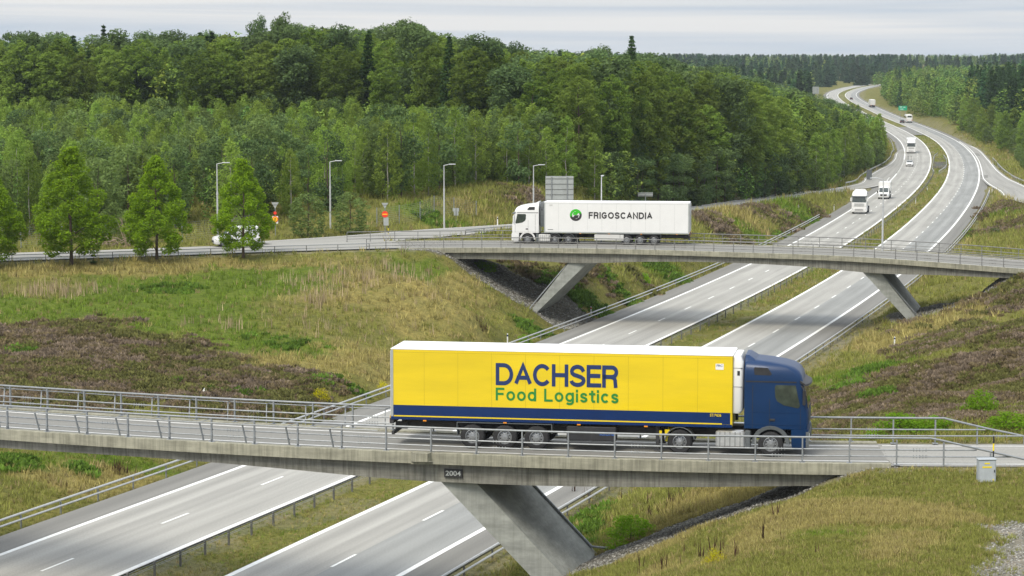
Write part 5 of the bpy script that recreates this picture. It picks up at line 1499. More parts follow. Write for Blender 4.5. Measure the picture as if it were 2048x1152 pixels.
# --- cars
def car(label, paint, group='cars on the motorway', L_=4.4, W_=1.8, H=1.48, van=False, name='car'):
    root = empty(name); tag(root, label, 'van' if van else 'car', group)
    h = W_ / 2
    body = [(.25, -L_ / 2 + .1, L_ / 2 - .12, h - .1, .3, .3), (.45, -L_ / 2, L_ / 2, h - .02, .38, .3), (.72, -L_ / 2, L_ / 2 - .03, h, .42, .3), (.9, -L_ / 2 + .02, L_ / 2 - .18, h - .02, .42, .3), (1.0, -L_ / 2 + .1, L_ / 2 - .75, h - .07, .4, .3)]
    mb = MB(); loftv(mb, body); b = mb.build('body', paint, root, smooth=38)
    if van: cabin = [(.98, -L_ / 2 + .02, L_ / 2 - .75, h - .05, .3, .12), (1.4, -L_ / 2 + .04, L_ / 2 - 1.3, h - .1, .3, .12), (H - .1, -L_ / 2 + .1, L_ / 2 - 1.7, h - .17, .25, .12), (H, -L_ / 2 + .2, L_ / 2 - 2.0, h - .3, .2, .12)]
    else: cabin = [(.98, -L_ / 2 + .25, L_ / 2 - 1.05, h - .09, .3, .25), (1.2, -L_ / 2 + .5, L_ / 2 - 1.45, h - .17, .3, .25), (H - .06, -L_ / 2 + .85, L_ / 2 - 1.95, h - .28, .25, .25), (H, -L_ / 2 + 1.1, L_ / 2 - 2.3, h - .4, .2, .2)]
    mb = MB(); loftv(mb, cabin, 0); c = mb.build('cabin', paint, root, smooth=38)
    mb = MB(); front_patch(mb, cabin, 1.03, H - .1, -h + .22, h - .22, .015); mb.build('windscreen', M['glass'], c, smooth=60)
    for s in (-1, 1):
        if van:
            mb = MB(); side_poly(mb, [(.15, 1.05), (.15, 1.5), (.75, 1.5), (1.15, 1.05)], s * (h - .095), .035); mb.build('side_window', M['glass'], c)
            mb = MB(); mb.box((0, s * (h - .01), .62), (L_ * .5, .04, .08)); mb.build('rub_strip', M['black'], b)
        else:
            mb = MB(); side_poly(mb, [(-1.35, 1.04), (-1.0, H - .12), (.2, H - .12), (.75, 1.04)], s * (h - .17), .03); mb.build('side_window', M['glass'], c)
        mb = MB(); mb.cbox((L_ / 2 - .22, s * (h - .28), .72), (.3, .34, .16), .04); mb.build('headlight', M['headlamp'], b)
        mb = MB(); mb.cbox((-L_ / 2 + .06, s * (h - .2), .8), (.14, .28, .2), .03); mb.build('tail_light', M['red'], b)
        mb = MB(); mb.cbox((.75, s * (h + .06), 1.05), (.12, .18, .13), .03); mb.build('mirror', M['black'], b)
        for x in (L_ / 2 - .85, -L_ / 2 + .8): wheel(root, x, s * (h - .1), .32, .2, .2)
    mb = MB(); mb.box((L_ / 2 - .01, 0, .5), (.06, W_ * .55, .18)); mb.build('grille', M['black'], b)
    if not van: mb = MB(); mb.prism([(-L_ / 2 + .46, 1.06), (-L_ / 2 + .84, H - .1), (-L_ / 2 + .78, H - .1), (-L_ / 2 + .34, 1.06)], -h + .35, h - .35); mb.build('rear_window', M['glass'], c)
    return root
c = car('white car with two bicycles upright on its roof, driving towards the camera', M['white']); on_road(c, 598, -7.6, True)
m_ = c.matrix_basis if False else Matrix.Translation(c.location) @ Matrix.Rotation(c.rotation_euler.z, 4, 'Z')
for k, s in enumerate((-.36, .4)):
    bk = empty('bicycle'); tag(bk, ['dark bicycle on the car roof, the one nearer the motorway verge', 'dark bicycle on the car roof, the one nearer the median'][k], 'bicycle', 'bicycles on the car roof')
    for x in (-.52, .52):
        mb = MB(); mb.lathe([(.31, -.02), (.35, -.02), (.35, .02), (.31, .02), (.31, -.02)], (0, 0, 0), 'y', 20)
        for i in range(8): a = math.pi * i / 8; mb.tube((.31 * math.cos(a), 0, .31 * math.sin(a)), (-.31 * math.cos(a), 0, -.31 * math.sin(a)), .008, .008, 4)
        mb.build('wheel', M['dark_rubber'], bk, loc=(x, 0, .35))
    mb = MB()
    for p, q in (((-.52, 0, .35), (-.15, 0, .35)), ((-.15, 0, .35), (-.3, 0, .9)), ((-.52, 0, .35), (-.28, 0, .82)), ((-.28, 0, .82), (.36, 0, .86)), ((-.15, 0, .35), (.38, 0, .76)), ((.36, 0, .95), (.52, 0, .35))): mb.tube(p, q, .03, .03, 6)
    mb.build('frame', M['black'], bk)
    mb = MB(); mb.box((-.32, 0, .97), (.26, .14, .05)); mb.tube((-.3, 0, .9), (-.32, 0, .97), .02, .02, 6); mb.build('saddle', M['black'], bk)
    mb = MB(); mb.tube((.38, -.27, 1.0), (.38, .27, 1.0), .022, .022, 6); mb.tube((.36, 0, .93), (.38, 0, 1.0), .02, .02, 6); mb.build('handlebar', M['black'], bk)
    w_ = m_ @ Vector((-.1, s, 1.52)); bk.location = w_; bk.rotation_euler = c.rotation_euler
mb = MB()
for x in (-.6, .5): mb.box((x, 0, 1.5), (.06, 1.3, .04))
mb.build('roof_rack', M['black'], c)
c = car('dark car seen from behind on the right carriageway beside the coach', M['black']); on_road(c, 1040, 4.0, False)
c = car('far dark car ahead of the far truck on the right carriageway', M['black']); on_road(c, 1440, 3.9, False)
c = car('small white delivery van half hidden by the crown of the rightmost young tree', M['white'], 'vehicles on the country road', 4.4, 1.8, 1.85, True, 'delivery_van')
gx_, gy_ = P(470, 495, 5.5); c.location = (gx_, gy_ + 1, float(Z2(gx_)) + .02); c.rotation_euler = (0, 0, math.pi + math.atan2(float(yn2(gx_ + 1) - yn2(gx_ - 1)), 2))

# --- coach
root = empty('coach'); tag(root, 'white coach seen from behind on the right carriageway', 'bus')
secs = [(.35, -12.2, 0, 1.2, .25, .2), (.6, -12.3, .05, 1.26, .3, .2), (2.4, -12.3, 0, 1.27, .3, .2), (3.3, -12.2, -.25, 1.2, .3, .2), (3.6, -12.0, -.6, 1.0, .3, .2)]
mb = MB(); loftv(mb, secs); b = mb.build('body', M['white'], root, smooth=38)
mb = MB(); mb.box((-12.27, 0, 2.75), (.08, 1.9, .8)); mb.build('rear_window', M['glass'], b)
mb = MB(); front_patch(mb, secs, 1.1, 3.0, -1.1, 1.1, .012); mb.build('windscreen', M['glass'], b)
mb = MB(); mb.box((-12.31, 0, .55), (.06, 2.2, .28)); mb.build('rear_bumper', M['greyplastic'], b)
for s in (-1, 1):
    mb = MB(); mb.box((-6.1, s * 1.262, 2.35), (11.4, .03, .85)); mb.build('side_window', M['glass'], b)
    mb = MB(); mb.box((-12.31, s * 1.05, 1.2), (.06, .16, .6)); mb.build('tail_light', M['red'], b)
    mb = MB(); mb.cbox((.2, s * 1.45, 2.6), (.12, .2, .5), .03); mb.build('mirror', M['black'], b)
    for x in (-2.6, -8.6, -9.9): wheel(root, x, s * 1.12, .5, .3)
on_road(root, 1055, 7.4, False)
# ------------------------------------------------------------------ trees
def quads(c, size, rg, up=.35, aspect=1.0, dirs=None):
    """leaf sprays: one small four-sided face at every point"""
    n = len(c); nr = rg.normal(size=(n, 3)); nr[:, 2] = np.abs(nr[:, 2]) + up
    if dirs is not None: nr += dirs * .9
    nr /= np.linalg.norm(nr, axis=1)[:, None]
    t = rg.normal(size=(n, 3)); t -= (t * nr).sum(1)[:, None] * nr; t /= np.linalg.norm(t, axis=1)[:, None]
    b = np.cross(nr, t); s = np.broadcast_to(size, n) * rg.uniform(.6, 1.35, n)
    s = s[:, None] * .5
    k = rg.uniform(.6, 1.0, (n, 1))
    v = np.stack([c - t * s * aspect, c - b * s * k * .55, c + t * s * aspect, c + b * s * k * .55], 1)
    v[:, 0] += nr * s * .25; v[:, 2] -= nr * s * .25
    return v.reshape(-1, 3), np.arange(4 * n).reshape(-1, 4)
def crown(kind, h, r, n, size, seed, base=.15):
    rg = np.random.default_rng(seed)
    pts = []; dirs = []
    if kind == 'spruce':
        tiers = int(h * 1.7)
        for i in range(tiers):
            t = (i + .5) / tiers; z = h * (base + (1 - base) * t); rad = r * (1 - t)**.85 * rg.uniform(.85, 1.1) + .12
            nb = max(5, int(14 * (1 - t) + 5)); m = max(2, int(n / tiers / nb * (1.8 * (1 - t) + .3)))
            a0 = rg.uniform(0, 6.28)
            for k in range(nb):
                a = a0 + 2 * math.pi * k / nb + rg.normal() * .15; rr = rad * rg.uniform(.75, 1.12); s = rg.uniform(0, 1, m)**.6
                lat = rg.normal(size=m) * .10 * rr * (1 - s * .6)
                x = rr * s; pts.append(np.stack([x * math.cos(a) - lat * math.sin(a), x * math.sin(a) + lat * math.cos(a), z - .28 * rr * s + .05 * rg.normal(size=m)], 1))
        p = np.concatenate(pts); v, f = quads(p, size, rg, .5, 1.2)
        return v, f
    if kind == 'pine':
        nb = int(16 + h); cs = []
        for i in range(nb):
            t = rg.uniform(0, 1); z = h * (base + (1 - base) * t); rad = r * (.35 + .65 * math.sin(math.pi * min(1, .25 + .75 * (1 - t)))) * rg.uniform(.4, 1)
            a = rg.uniform(0, 6.28); cs.append((rad * math.cos(a), rad * math.sin(a), z, r * rg.uniform(.28, .5)))
        cs.append((0, 0, h * .97, r * .3))
    else:
        nb = {'oak': 72, 'birch': 36, 'bush': 15, 'maple': 66, 'column': 30}[kind]; cs = []
        for i in range(nb):
            t = (i + rg.uniform(0, 1)) / nb
            if kind == 'oak': prof = math.sqrt(max(0, 1 - (2 * t * .92 - .84)**2)); q = .225
            elif kind == 'birch': prof = (math.sin(math.pi * (t * .80 + .16))**.7) * (1 - .35 * t); q = .34
            elif kind == 'column': prof = .95 - .6 * t * t; q = .36
            elif kind == 'maple': prof = (.55 + 1.6 * t) if t < .25 else max(.05, (1.02 - t) / .77)**.8 * .98; q = .215
            else: prof = math.sqrt(max(.05, 1 - t * t)); q = .38
            a = i * 2.399 + rg.normal() * .3; rad = r * prof * (rg.uniform(.45, 1.0)**.5)
            cs.append((rad * math.cos(a) * .85, rad * math.sin(a) * .85, h * (base + (1 - base) * t * (.96)), r * q * rg.uniform(.7, 1.25) * (.45 + .55 * prof)))
        if kind in ('birch', 'maple', 'column'): cs += [(rg.normal() * .05 * r, rg.normal() * .05 * r, h * .955, r * .13), (0, 0, h * .90, r * .2)]
    cs = np.array(cs); wt = cs[:, 3]**2; wt /= wt.sum(); k = rg.choice(len(cs), n, p=wt)
    d = rg.normal(size=(n, 3)); d /= np.linalg.norm(d, axis=1)[:, None]
    rr = rg.uniform(.45, 1.08, n)**.6
    off = d * (cs[k, 3] * rr)[:, None]; off[:, 2] *= .72
    # ragged tips
    tip = rg.uniform(size=n) < (.22 if kind == 'bush' else .10); off[tip] *= rg.uniform(1.1, 1.5, (tip.sum(), 1))
    p = cs[k, :3] + off
    if kind in ('birch', 'column'): p[:, 2] += .10 * r * (rg.uniform(size=n) < .2)
    v, f = quads(p, size, rg, {'birch': 1.0, 'maple': .9, 'column': .7, 'oak': .9}.get(kind, .45), 1.0, d * (.8 if kind not in ('birch', 'maple') else .6))
    return v, f
def trunk_mesh(h, r, seed, limbs=6, spread=2.0, top=.92, lo=.25):
    rg = random.Random(seed); mb = MB(); z = -.4; pts = []
    n = 7
    for i in range(n + 1):
        t = i / n; pts.append((rg.uniform(-1, 1) * .05 * h * t * .4, rg.uniform(-1, 1) * .05 * h * t * .4, -.4 + (h * top + .4) * t))
    rings = []
    for i, p in enumerate(pts):
        rr = r * (1.35 if i == 0 else 1) * (1 - .85 * i / n); rings.append([(p[0] + rr * math.cos(a), p[1] + rr * math.sin(a), p[2]) for a in [k * math.pi / 4 for k in range(8)]])
    mb.loft(rings)
    for k in range(limbs):
        t = lo + (top - lo - .1) * k / max(1, limbs - 1); i = min(n - 1, int(t * n)); p = Vector(pts[i]); a = k * 2.4 + rg.uniform(-.3, .3); L_ = spread * (1 - t * .6) * rg.uniform(.6, .95)
        q = p + Vector((math.cos(a) * L_, math.sin(a) * L_, L_ * rg.uniform(.35, .8))); mb.tube(p, p.lerp(q, .5) + Vector((0, 0, .08 * L_)), r * .38, r * .22, 5); mb.tube(p.lerp(q, .5) + Vector((0, 0, .08 * L_)), q, r * .22, r * .06, 5)
    return mb
LEAF = {
    'maple': foliage('maple_leaves', (.120, .215, .014), (.25, .38, .022), (.18, .30, .02), .45, .2, .08),
    'birch': foliage('birch_leaves', (.125, .215, .036), (.245, .36, .068), (.19, .24, .045), .45, .7, .34),
    'pine': foliage('pine_needles', (.066, .120, .044), (.130, .195, .070), (.115, .155, .050), .25, .6),
    'oak': foliage('oak_leaves', (.084, .155, .026), (.195, .285, .046), (.155, .205, .040), .45, .8, .30),
    'spruce': foliage('spruce_needles', (.034, .076, .022), (.072, .130, .036), (.055, .10, .036), .15, .6),
    'bush': foliage('bush_leaves', (.12, .24, .014), (.22, .38, .03), (.16, .28, .02), .45, .3),
    'greybush': foliage('willow_leaves', (.095, .150, .046), (.18, .245, .08), (.13, .18, .05), .4, .5),
    'yellow': foliage('yellow_flowers', (.40, .38, .008), (.62, .56, .01), (.3, .3, .01), .3, .1),
    'golden': foliage('yellowish_leaves', (.18, .21, .022), (.30, .32, .035), (.24, .28, .03), .4, .3),
}
PROTO = {}
def proto(kind, h, r, n, size, nvar, base=.1, leaf=None, tr=(.16, 5), bark='bark'):
    out_ = []
    for i in range(nvar):
        v, f = crown(kind, h, r, n, size, 100 + i * 17 + int(h * 7), base)
        me = mesh_np('crown', v, f, M['dark_rubber']); me.materials.clear(); me.materials.append(LEAF[leaf or kind])
        tb = trunk_mesh(h, tr[0], i + 5, tr[1], r * .8)
        tm = bpy.data.meshes.new('trunk'); tm.from_pydata(tb.v, [], tb.f); tm.materials.append(M[bark]); tm.update()
        out_.append((me, tm, h))
    return out_
PROTO['young_birch'] = proto('birch', 8.5, 2.0, 3000, .30, 6, .04, 'birch', (.09, 4), 'bark_pale')
PROTO['young_pine'] = proto('pine', 8.5, 1.9, 2600, .32, 4, .06, 'pine', (.11, 4))
PROTO['broad_bush_tree'] = proto('oak', 7.5, 2.4, 2600, .36, 4, .04, 'greybush', (.10, 5))
PROTO['tall_broadleaf_tree'] = proto('oak', 20, 4.3, 8000, .54, 6, .10, 'oak', (.28, 7))
PROTO['tall_spruce'] = proto('spruce', 19, 3.1, 6000, .62, 4, .05, 'spruce', (.2, 0))
PROTO['tall_pine'] = proto('pine', 19, 3.2, 4200, .55, 3, .40, 'pine', (.2, 6))
PROTO['tall_birch'] = proto('birch', 14, 2.6, 4200, .42, 4, .05, 'birch', (.14, 6), 'bark_pale')
def tree(name, label, cat, x, y, z, s, kind, var, group, parts=True, wide=1.0):
    cm, tm, h = PROTO[kind][var % len(PROTO[kind])]
    rz = rng.uniform(0, 6.28)
    if parts:
        r_ = empty(name, (x, y, z - .05), rz); r_.scale = (s * wide, s * wide, s)
        tag(r_, label, cat, group)
        for nm, me in (('crown', cm), ('trunk', tm)):
            o = bpy.data.objects.new(nm, me); COL.objects.link(o); o.parent = r_
        return r_
    o = bpy.data.objects.new(name, cm); COL.objects.link(o); o.location = (x, y, z - .05); o.scale = (s * wide, s * wide, s); o.rotation_euler = (0, 0, rz); tag(o, label, cat, group)
    return o

def in_poly(x, y, poly):
    c = np.zeros(len(x), bool); j = len(poly) - 1
    for i in range(len(poly)):
        xi, yi = poly[i]; xj, yj = poly[j]
        c ^= ((yi > y) != (yj > y)) & (x < (xj - xi) * (y - yi) / (yj - yi + 1e-9) + xi); j = i
    return c
def grid_pts(poly, sx, sy, jit=.38):
    p = np.array(poly); xs = np.arange(p[:, 0].min(), p[:, 0].max(), sx); ys_ = np.arange(p[:, 1].min(), p[:, 1].max(), sy)
    X, Y = np.meshgrid(xs, ys_); X = X + (np.arange(len(ys_)) % 2)[:, None] * sx / 2
    X = X.ravel() + rng.uniform(-jit, jit, X.size) * sx; Y = Y.ravel() + rng.uniform(-jit, jit, Y.size) * sy
    k = in_poly(X, Y, poly) & (X / Y > -.245) & (X / Y < .25)
    return np.stack([X[k], Y[k]], 1)
# edge of the tall wood on the left of the motorway, as (x, y)
edge_far = [(118 - 2, 770), (124, 800), (137, 900), (146, 1000), (155, 1100), (160, 1200)]
tall_front = [(-105, 388), (-70, 385), (-40, 382), (-18, 376), (-6, 345), (4, 318), (18, 335), (32, 375), (44, 412), (60, 470), (70, 520), (84, 570), (94, 610), (103, 660), (112, 730)] + edge_far
pts_tall = grid_pts(tall_front + [(150, 1300), (60, 1300), (-40, 900), (-130, 560)], 5.6, 6.8)
pts_tall = pts_tall[np.argsort(pts_tall[:, 1])]
def front_y(x):
    a = np.array(sorted(tall_front)); return np.interp(x, a[:, 0], a[:, 1])
depth_in = pts_tall[:, 1] - front_y(pts_tall[:, 0])
pts_tall = pts_tall[(depth_in < 75) | (rng.uniform(size=len(depth_in)) < .4)]
zt_ = zg(pts_tall[:, 0], pts_tall[:, 1])
depth_in = pts_tall[:, 1] - front_y(pts_tall[:, 0])
# height needed for the skyline of the photograph
sky_u = [0, 100, 200, 300, 420, 560, 620, 700, 840, 900, 1000, 1060, 1150, 1260, 1290, 1350, 1450, 1500, 1600, 1680, 1740]
sky_v = [62, 66, 60, 66, 58, 50, 44, 48, 46, 62, 80, 92, 92, 102, 108, 122, 132, 150, 178, 205, 250]
plan = []            # (name, kind, x, y, z, scale, wide, variant)
for i, (x, y) in enumerate(pts_tall):
    u = 1024 + x / y * F; ztop = CZ - (np.interp(u, sky_u, sky_v) - 115) / F * y
    H = ztop - zt_[i]; d = depth_in[i]
    n = rng.uniform()
    H = H * rng.uniform(.82, .975) if d > 14 else H * rng.uniform(.72, .98)
    H = float(np.clip(H, 7, 24))
    near_road = y > 450 and d < 25
    if near_road and n < .35: k = 'tall_birch'
    elif n < .80: k = 'tall_broadleaf_tree'
    elif n < .87: k = 'tall_spruce'
    else: k = 'tall_pine'
    if k == 'tall_pine': H *= 1.02
    plan.append([k, float(x), float(y), float(zt_[i]), H / PROTO[k][0][2], float(np.clip(1.06 * (H / 20)**-.3 * rng.uniform(.85, 1.15), .85, 1.4)), int(rng.integers(6)), 'wood left of the motorway'])
# young wood between the ramp and the tall trees
young = [(-62, 228), (-45, 229), (-30, 236), (-24, 240), (-16, 250), (-11, 262), (-6, 285), (2, 296), (6, 312), (-4, 335), (-12, 365), (-20, 385), (-60, 388), (-110, 392)]
pts_y = grid_pts(young, 3.5, 4.3)
for x, y in pts_y[np.argsort(pts_y[:, 1])]:
    n = rng.uniform(); z = zg1(x, y)
    back = smooth((y - 290) / 60)
    k = 'young_birch' if n < .62 + .25 * back else ('young_pine' if n < .82 + .1 * back else 'broad_bush_tree')
    H = (8.3 + 1.0 * back) * rng.uniform(.68, 1.14)
    if x > -14: H = rng.uniform(8, 10.5)
    plan.append([k, float(x), float(y), z, H / PROTO[k][0][2], float(rng.uniform(.74, .98) if k == 'young_birch' else rng.uniform(.9, 1.15)), int(rng.integers(6)), 'young wood behind the country road'])
# fringe at the foot of the tall trees along the ramp
fr = [(2, 300), (12, 320), (24, 350), (34, 380), (46, 415), (58, 458), (66, 492), (76, 535), (84, 566), (92, 600), (101, 650), (110, 712)]
fp = resample([(a[0], a[1]) for a in fr], 3.6)
for j, (x, y) in enumerate(fp):
    for row in range(2):
        xx = x - row * 4 + rng.uniform(-1, 1); yy = y + row * 4 + rng.uniform(-1, 1); z = zg1(xx, yy); n = rng.uniform()
        if y < 320: k, H = ('tall_birch', rng.uniform(9, 12)) if n < .5 else ('young_birch', rng.uniform(6, 9))
        elif y < 440: k, H = ('young_pine', rng.uniform(6.5, 9.5)) if n < .72 else ('young_birch', rng.uniform(6, 9))
        else: k, H = ('tall_birch', rng.uniform(8, 12)) if n < .6 else ('broad_bush_tree', rng.uniform(5, 8))
        if 300 < yy and row == 0 and rng.uniform() < .12: continue
        plan.append([k, float(xx), float(yy), z, H / PROTO[k][0][2], float(rng.uniform(1.0, 1.25)), int(rng.integers(6)), 'fringe of the wood above the exit ramp'])
# right side wood
def right_edge(y):
    return np.interp(y, [420, 480, 520, 560, 640, 700, 760, 800, 870, 950, 1050, 1200, 1330, 1500, 1700], [107, 114, 117.5, 122, 135.5, 146, 153, 158, 166.5, 176.5, 184.5, 197.5, 211, 236, 282])
rp_ = [(float(right_edge(y)), y) for y in (420, 480, 560, 640, 700, 760, 830, 950, 1050, 1200, 1330, 1500, 1700)]
rp_ = [(float(right_edge(y)), y) for y in (420, 480, 520, 560, 640, 700, 760, 800, 870, 950, 1050, 1200, 1330, 1500, 1700)]
pts_r = grid_pts(rp_ + [(440, 1700), (300, 1100), (250, 900), (200, 700), (140, 480)], 6.2, 9.0)
pts_r = pts_r[np.argsort(pts_r[:, 1])]
for x, y in pts_r:
    z = zg1(x, y); d = x - right_edge(y); n = rng.uniform(); u = 1024 + x / y * F
    if y < 640: k, H = 'broad_bush_tree', rng.uniform(2.5, 5.0)
    elif u > 1935 and y < 1050 and d > 9: k, H = ('tall_spruce', rng.uniform(18, 23.5)) if n < .8 else ('tall_broadleaf_tree', rng.uniform(15, 20))
    elif y < 900: k, H = ('tall_birch', rng.uniform(9, 14)) if n < .7 or d > 14 else ('broad_bush_tree', rng.uniform(5, 9))
    else: k, H = ('tall_birch', rng.uniform(11, 15.5)) if n < .65 else (('tall_broadleaf_tree', rng.uniform(12, 16)) if n < .9 else ('tall_spruce', rng.uniform(12, 17)))
    if y > 1150: H *= 1.1
    plan.append([k, float(x), float(y), z, H / PROTO[k][0][2], float(rng.uniform(1.1, 1.35)), int(rng.integers(6)), 'wood right of the motorway'])
TXT = {'young_birch': ('pale green feathery young birch', 'birch'), 'young_pine': ('bluish green young pine', 'pine tree'), 'broad_bush_tree': ('rounded grey-green bushy tree', 'tree'),
       'tall_broadleaf_tree': ('tall dark olive broadleaf tree', 'tree'), 'tall_spruce': ('tall dark pointed spruce', 'spruce'), 'tall_pine': ('tall pine with bare lower trunk', 'pine tree'), 'tall_birch': ('slender mid green birch', 'birch')}
PLACE = {'wood left of the motorway': 'in the tall wood left of the motorway', 'young wood behind the country road': 'in the young wood behind the country road',
         'fringe of the wood above the exit ramp': 'at the wood edge above the exit ramp', 'wood right of the motorway': 'in the wood right of the motorway'}
count = {}; rest = []
for q in sorted(plan, key=lambda q: q[2] / max(2, q[4] * PROTO[q[0]][0][2])):
    k = q[0]; count[k] = count.get(k, 0) + 1
    if count[k] <= 255 and q[2] < 900:
        a, c = TXT[k]
        tree(k, a + ' ' + PLACE[q[7]], c, q[1], q[2], q[3], q[4], k, q[6], a.replace('birch', 'birche') + 's ' + PLACE[q[7]], parts=q[2] < 330 or (q[7].startswith('fringe')), wide=q[5])
    else: rest.append(q)
print('trees', {k: min(255, v) for k, v in count.items()}, 'rest', len(rest))
# the remaining trees and the far wood up to the skyline, as masses
low = {}
def lowproto(kind, n, size):
    base_kind = {'young_birch': 'birch', 'young_pine': 'pine', 'broad_bush_tree': 'oak', 'tall_broadleaf_tree': 'oak', 'tall_spruce': 'spruce', 'tall_pine': 'pine', 'tall_birch': 'birch'}[kind]
    h = PROTO[kind][0][2]; r = {'young_birch': 2.0, 'young_pine': 1.9, 'broad_bush_tree': 2.4, 'tall_broadleaf_tree': 4.3, 'tall_spruce': 3.1, 'tall_pine': 3.2, 'tall_birch': 2.6}[kind]
    return [crown(base_kind, h, r, n, size, 500 + i, .05)[0] for i in range(4)]
def mass(name, label, items, n, fsize, leafs):
    """items: kind, x, y, z, scale, wide"""
    vv = []; mi = []; cache = {}
    mats = list(dict.fromkeys(leafs.values())); 
    for it in items:
        k = it[0]
        if k not in cache: cache[k] = lowproto(k, n, fsize * (1.5 if k.startswith('tall') else .8))
        v = cache[k][int(rng.integers(4))]; a = rng.uniform(0, 6.28); ca, sa = math.cos(a), math.sin(a); s = it[4]; w = s * it[5]
        p = np.stack([(v[:, 0] * ca - v[:, 1] * sa) * w + it[1], (v[:, 0] * sa + v[:, 1] * ca) * w + it[2], v[:, 2] * s + it[3]], 1).astype(np.float32)
        vv.append(p); mi.append(np.full(len(v) // 4, mats.index(leafs[k])))
    v = np.concatenate(vv); f = np.arange(len(v)).reshape(-1, 4)
    o = link_mesh(name, mesh_np(name, v, f, [LEAF2[m] for m in mats], midx=np.concatenate(mi))); tag(o, label, 'wood', kind='stuff')
def foliage_mass(name, c1, c2):
    """like the leaf material, but the tree to tree change of colour comes from where the tree stands"""
    m, nt, o = new_mat(name); N = nt.nodes.new; L = nt.links.new
    geo = N('ShaderNodeNewGeometry'); a = N('ShaderNodeMixRGB'); a.inputs['Color1'].default_value = (*c1, 1); a.inputs['Color2'].default_value = (*c2, 1)
    L(geo.outputs['Random Per Island'], a.inputs['Fac'])
    tc = N('ShaderNodeTexCoord'); n = N('ShaderNodeTexVoronoi'); n.inputs['Scale'].default_value = .12
    mp = N('ShaderNodeMapping'); mp.inputs['Scale'].default_value = (1, .35, .02)
    L(tc.outputs['Object'], mp.inputs['Vector']); L(mp.outputs['Vector'], n.inputs['Vector'])
    hs = N('ShaderNodeHueSaturation'); sp = N('ShaderNodeSeparateColor'); L(n.outputs['Color'], sp.inputs[0])
    r1 = N('ShaderNodeMapRange'); r1.inputs['To Min'].default_value = .65; r1.inputs['To Max'].default_value = 1.35; L(sp.outputs[0], r1.inputs['Value']); L(r1.outputs['Result'], hs.inputs['Value'])
    r2 = N('ShaderNodeMapRange'); r2.inputs['To Min'].default_value = .47; r2.inputs['To Max'].default_value = .53; L(sp.outputs[1], r2.inputs['Value']); L(r2.outputs['Result'], hs.inputs['Hue'])
    L(a.outputs['Color'], hs.inputs['Color']); d = N('ShaderNodeBsdfDiffuse'); L(hs.outputs['Color'], d.inputs['Color']); L(d.outputs[0], o.inputs['Surface'])
    return m
LEAF2 = {'birch': foliage_mass('far_birch_leaves', (.100, .165, .034), (.185, .275, .056)), 'pine': foliage_mass('far_pine_needles', (.055, .10, .044), (.105, .16, .07)),
         'oak': foliage_mass('far_oak_leaves', (.080, .135, .024), (.165, .235, .042)), 'spruce': foliage_mass('far_spruce_needles', (.034, .072, .026), (.070, .125, .042))}
leafs = {'young_birch': 'birch', 'young_pine': 'pine', 'broad_bush_tree': 'birch', 'tall_broadleaf_tree': 'oak', 'tall_spruce': 'spruce', 'tall_pine': 'pine', 'tall_birch': 'birch'}
yw = [q for q in rest if q[7].startswith('young')]
if yw: mass('young_wood', 'dense feathery canopy of the young wood behind the country road', yw, 420, .62, leafs)
lw = [q for q in rest if q[7].startswith('wood left') or q[7].startswith('fringe')]
if lw: mass('wood', 'deeper canopy of the tall mixed wood left of the motorway', lw, 520, .62, leafs)
rw = [q for q in rest if q[7].startswith('wood right')]
if rw: mass('wood', 'rolling canopy of birch and spruce right of the motorway curve', rw, 420, .60, leafs)
far = []
for y in np.geomspace(1830, 3600, 26):
    x0, x1 = .03 * y, .245 * y
    for x in np.arange(x0, x1, 5.8 * (y / 2000)**.5):
        far.append((x + rng.uniform(-6, 6), y + rng.uniform(-25, 25)))
for y in np.geomspace(1230, 1830, 12):
    for x in np.arange(.03 * y, min(float(XM(y)) - 20 - (0 if y < 1500 else 10), .245 * y), 6.0): far.append((x + rng.uniform(-2, 2), y + rng.uniform(-20, 20)))
far = np.array(far); zf = zg(far[:, 0], far[:, 1]); items = []
for (x, y), z in zip(far, zf):
    lat = (x - float(XM(y))) / math.hypot(1, float(XMs(y)))
    if y < 1900 and abs(lat) < 22: continue
    n = vnoise(np.array([x]), np.array([y * .25]), .012, 77)[0] + rng.uniform(-.25, .25)
    if y < 2150 and lat > 0 and n < .75 : k, H = 'tall_birch', rng.uniform(9, 13)
    elif n < .38: k, H = 'tall_spruce', rng.uniform(11, 19)
    elif n < .60: k, H = 'tall_birch', rng.uniform(10, 14)
    else: k, H = 'tall_broadleaf_tree', rng.uniform(11, 16)
    ztop = CZ - (104 + 5 * math.sin(x * .004) - 115) / F * y
    if y > 2300: H = min(H, max(6, (ztop - z) * rng.uniform(.82, 1.06)))
    items.append((k, x, y, z, H / PROTO[k][0][2], 1.5 if k == 'tall_spruce' else 1.35))
mass('distant_wood', 'distant dark spruce and mixed forest along the horizon', items, 170, 1.15, leafs)

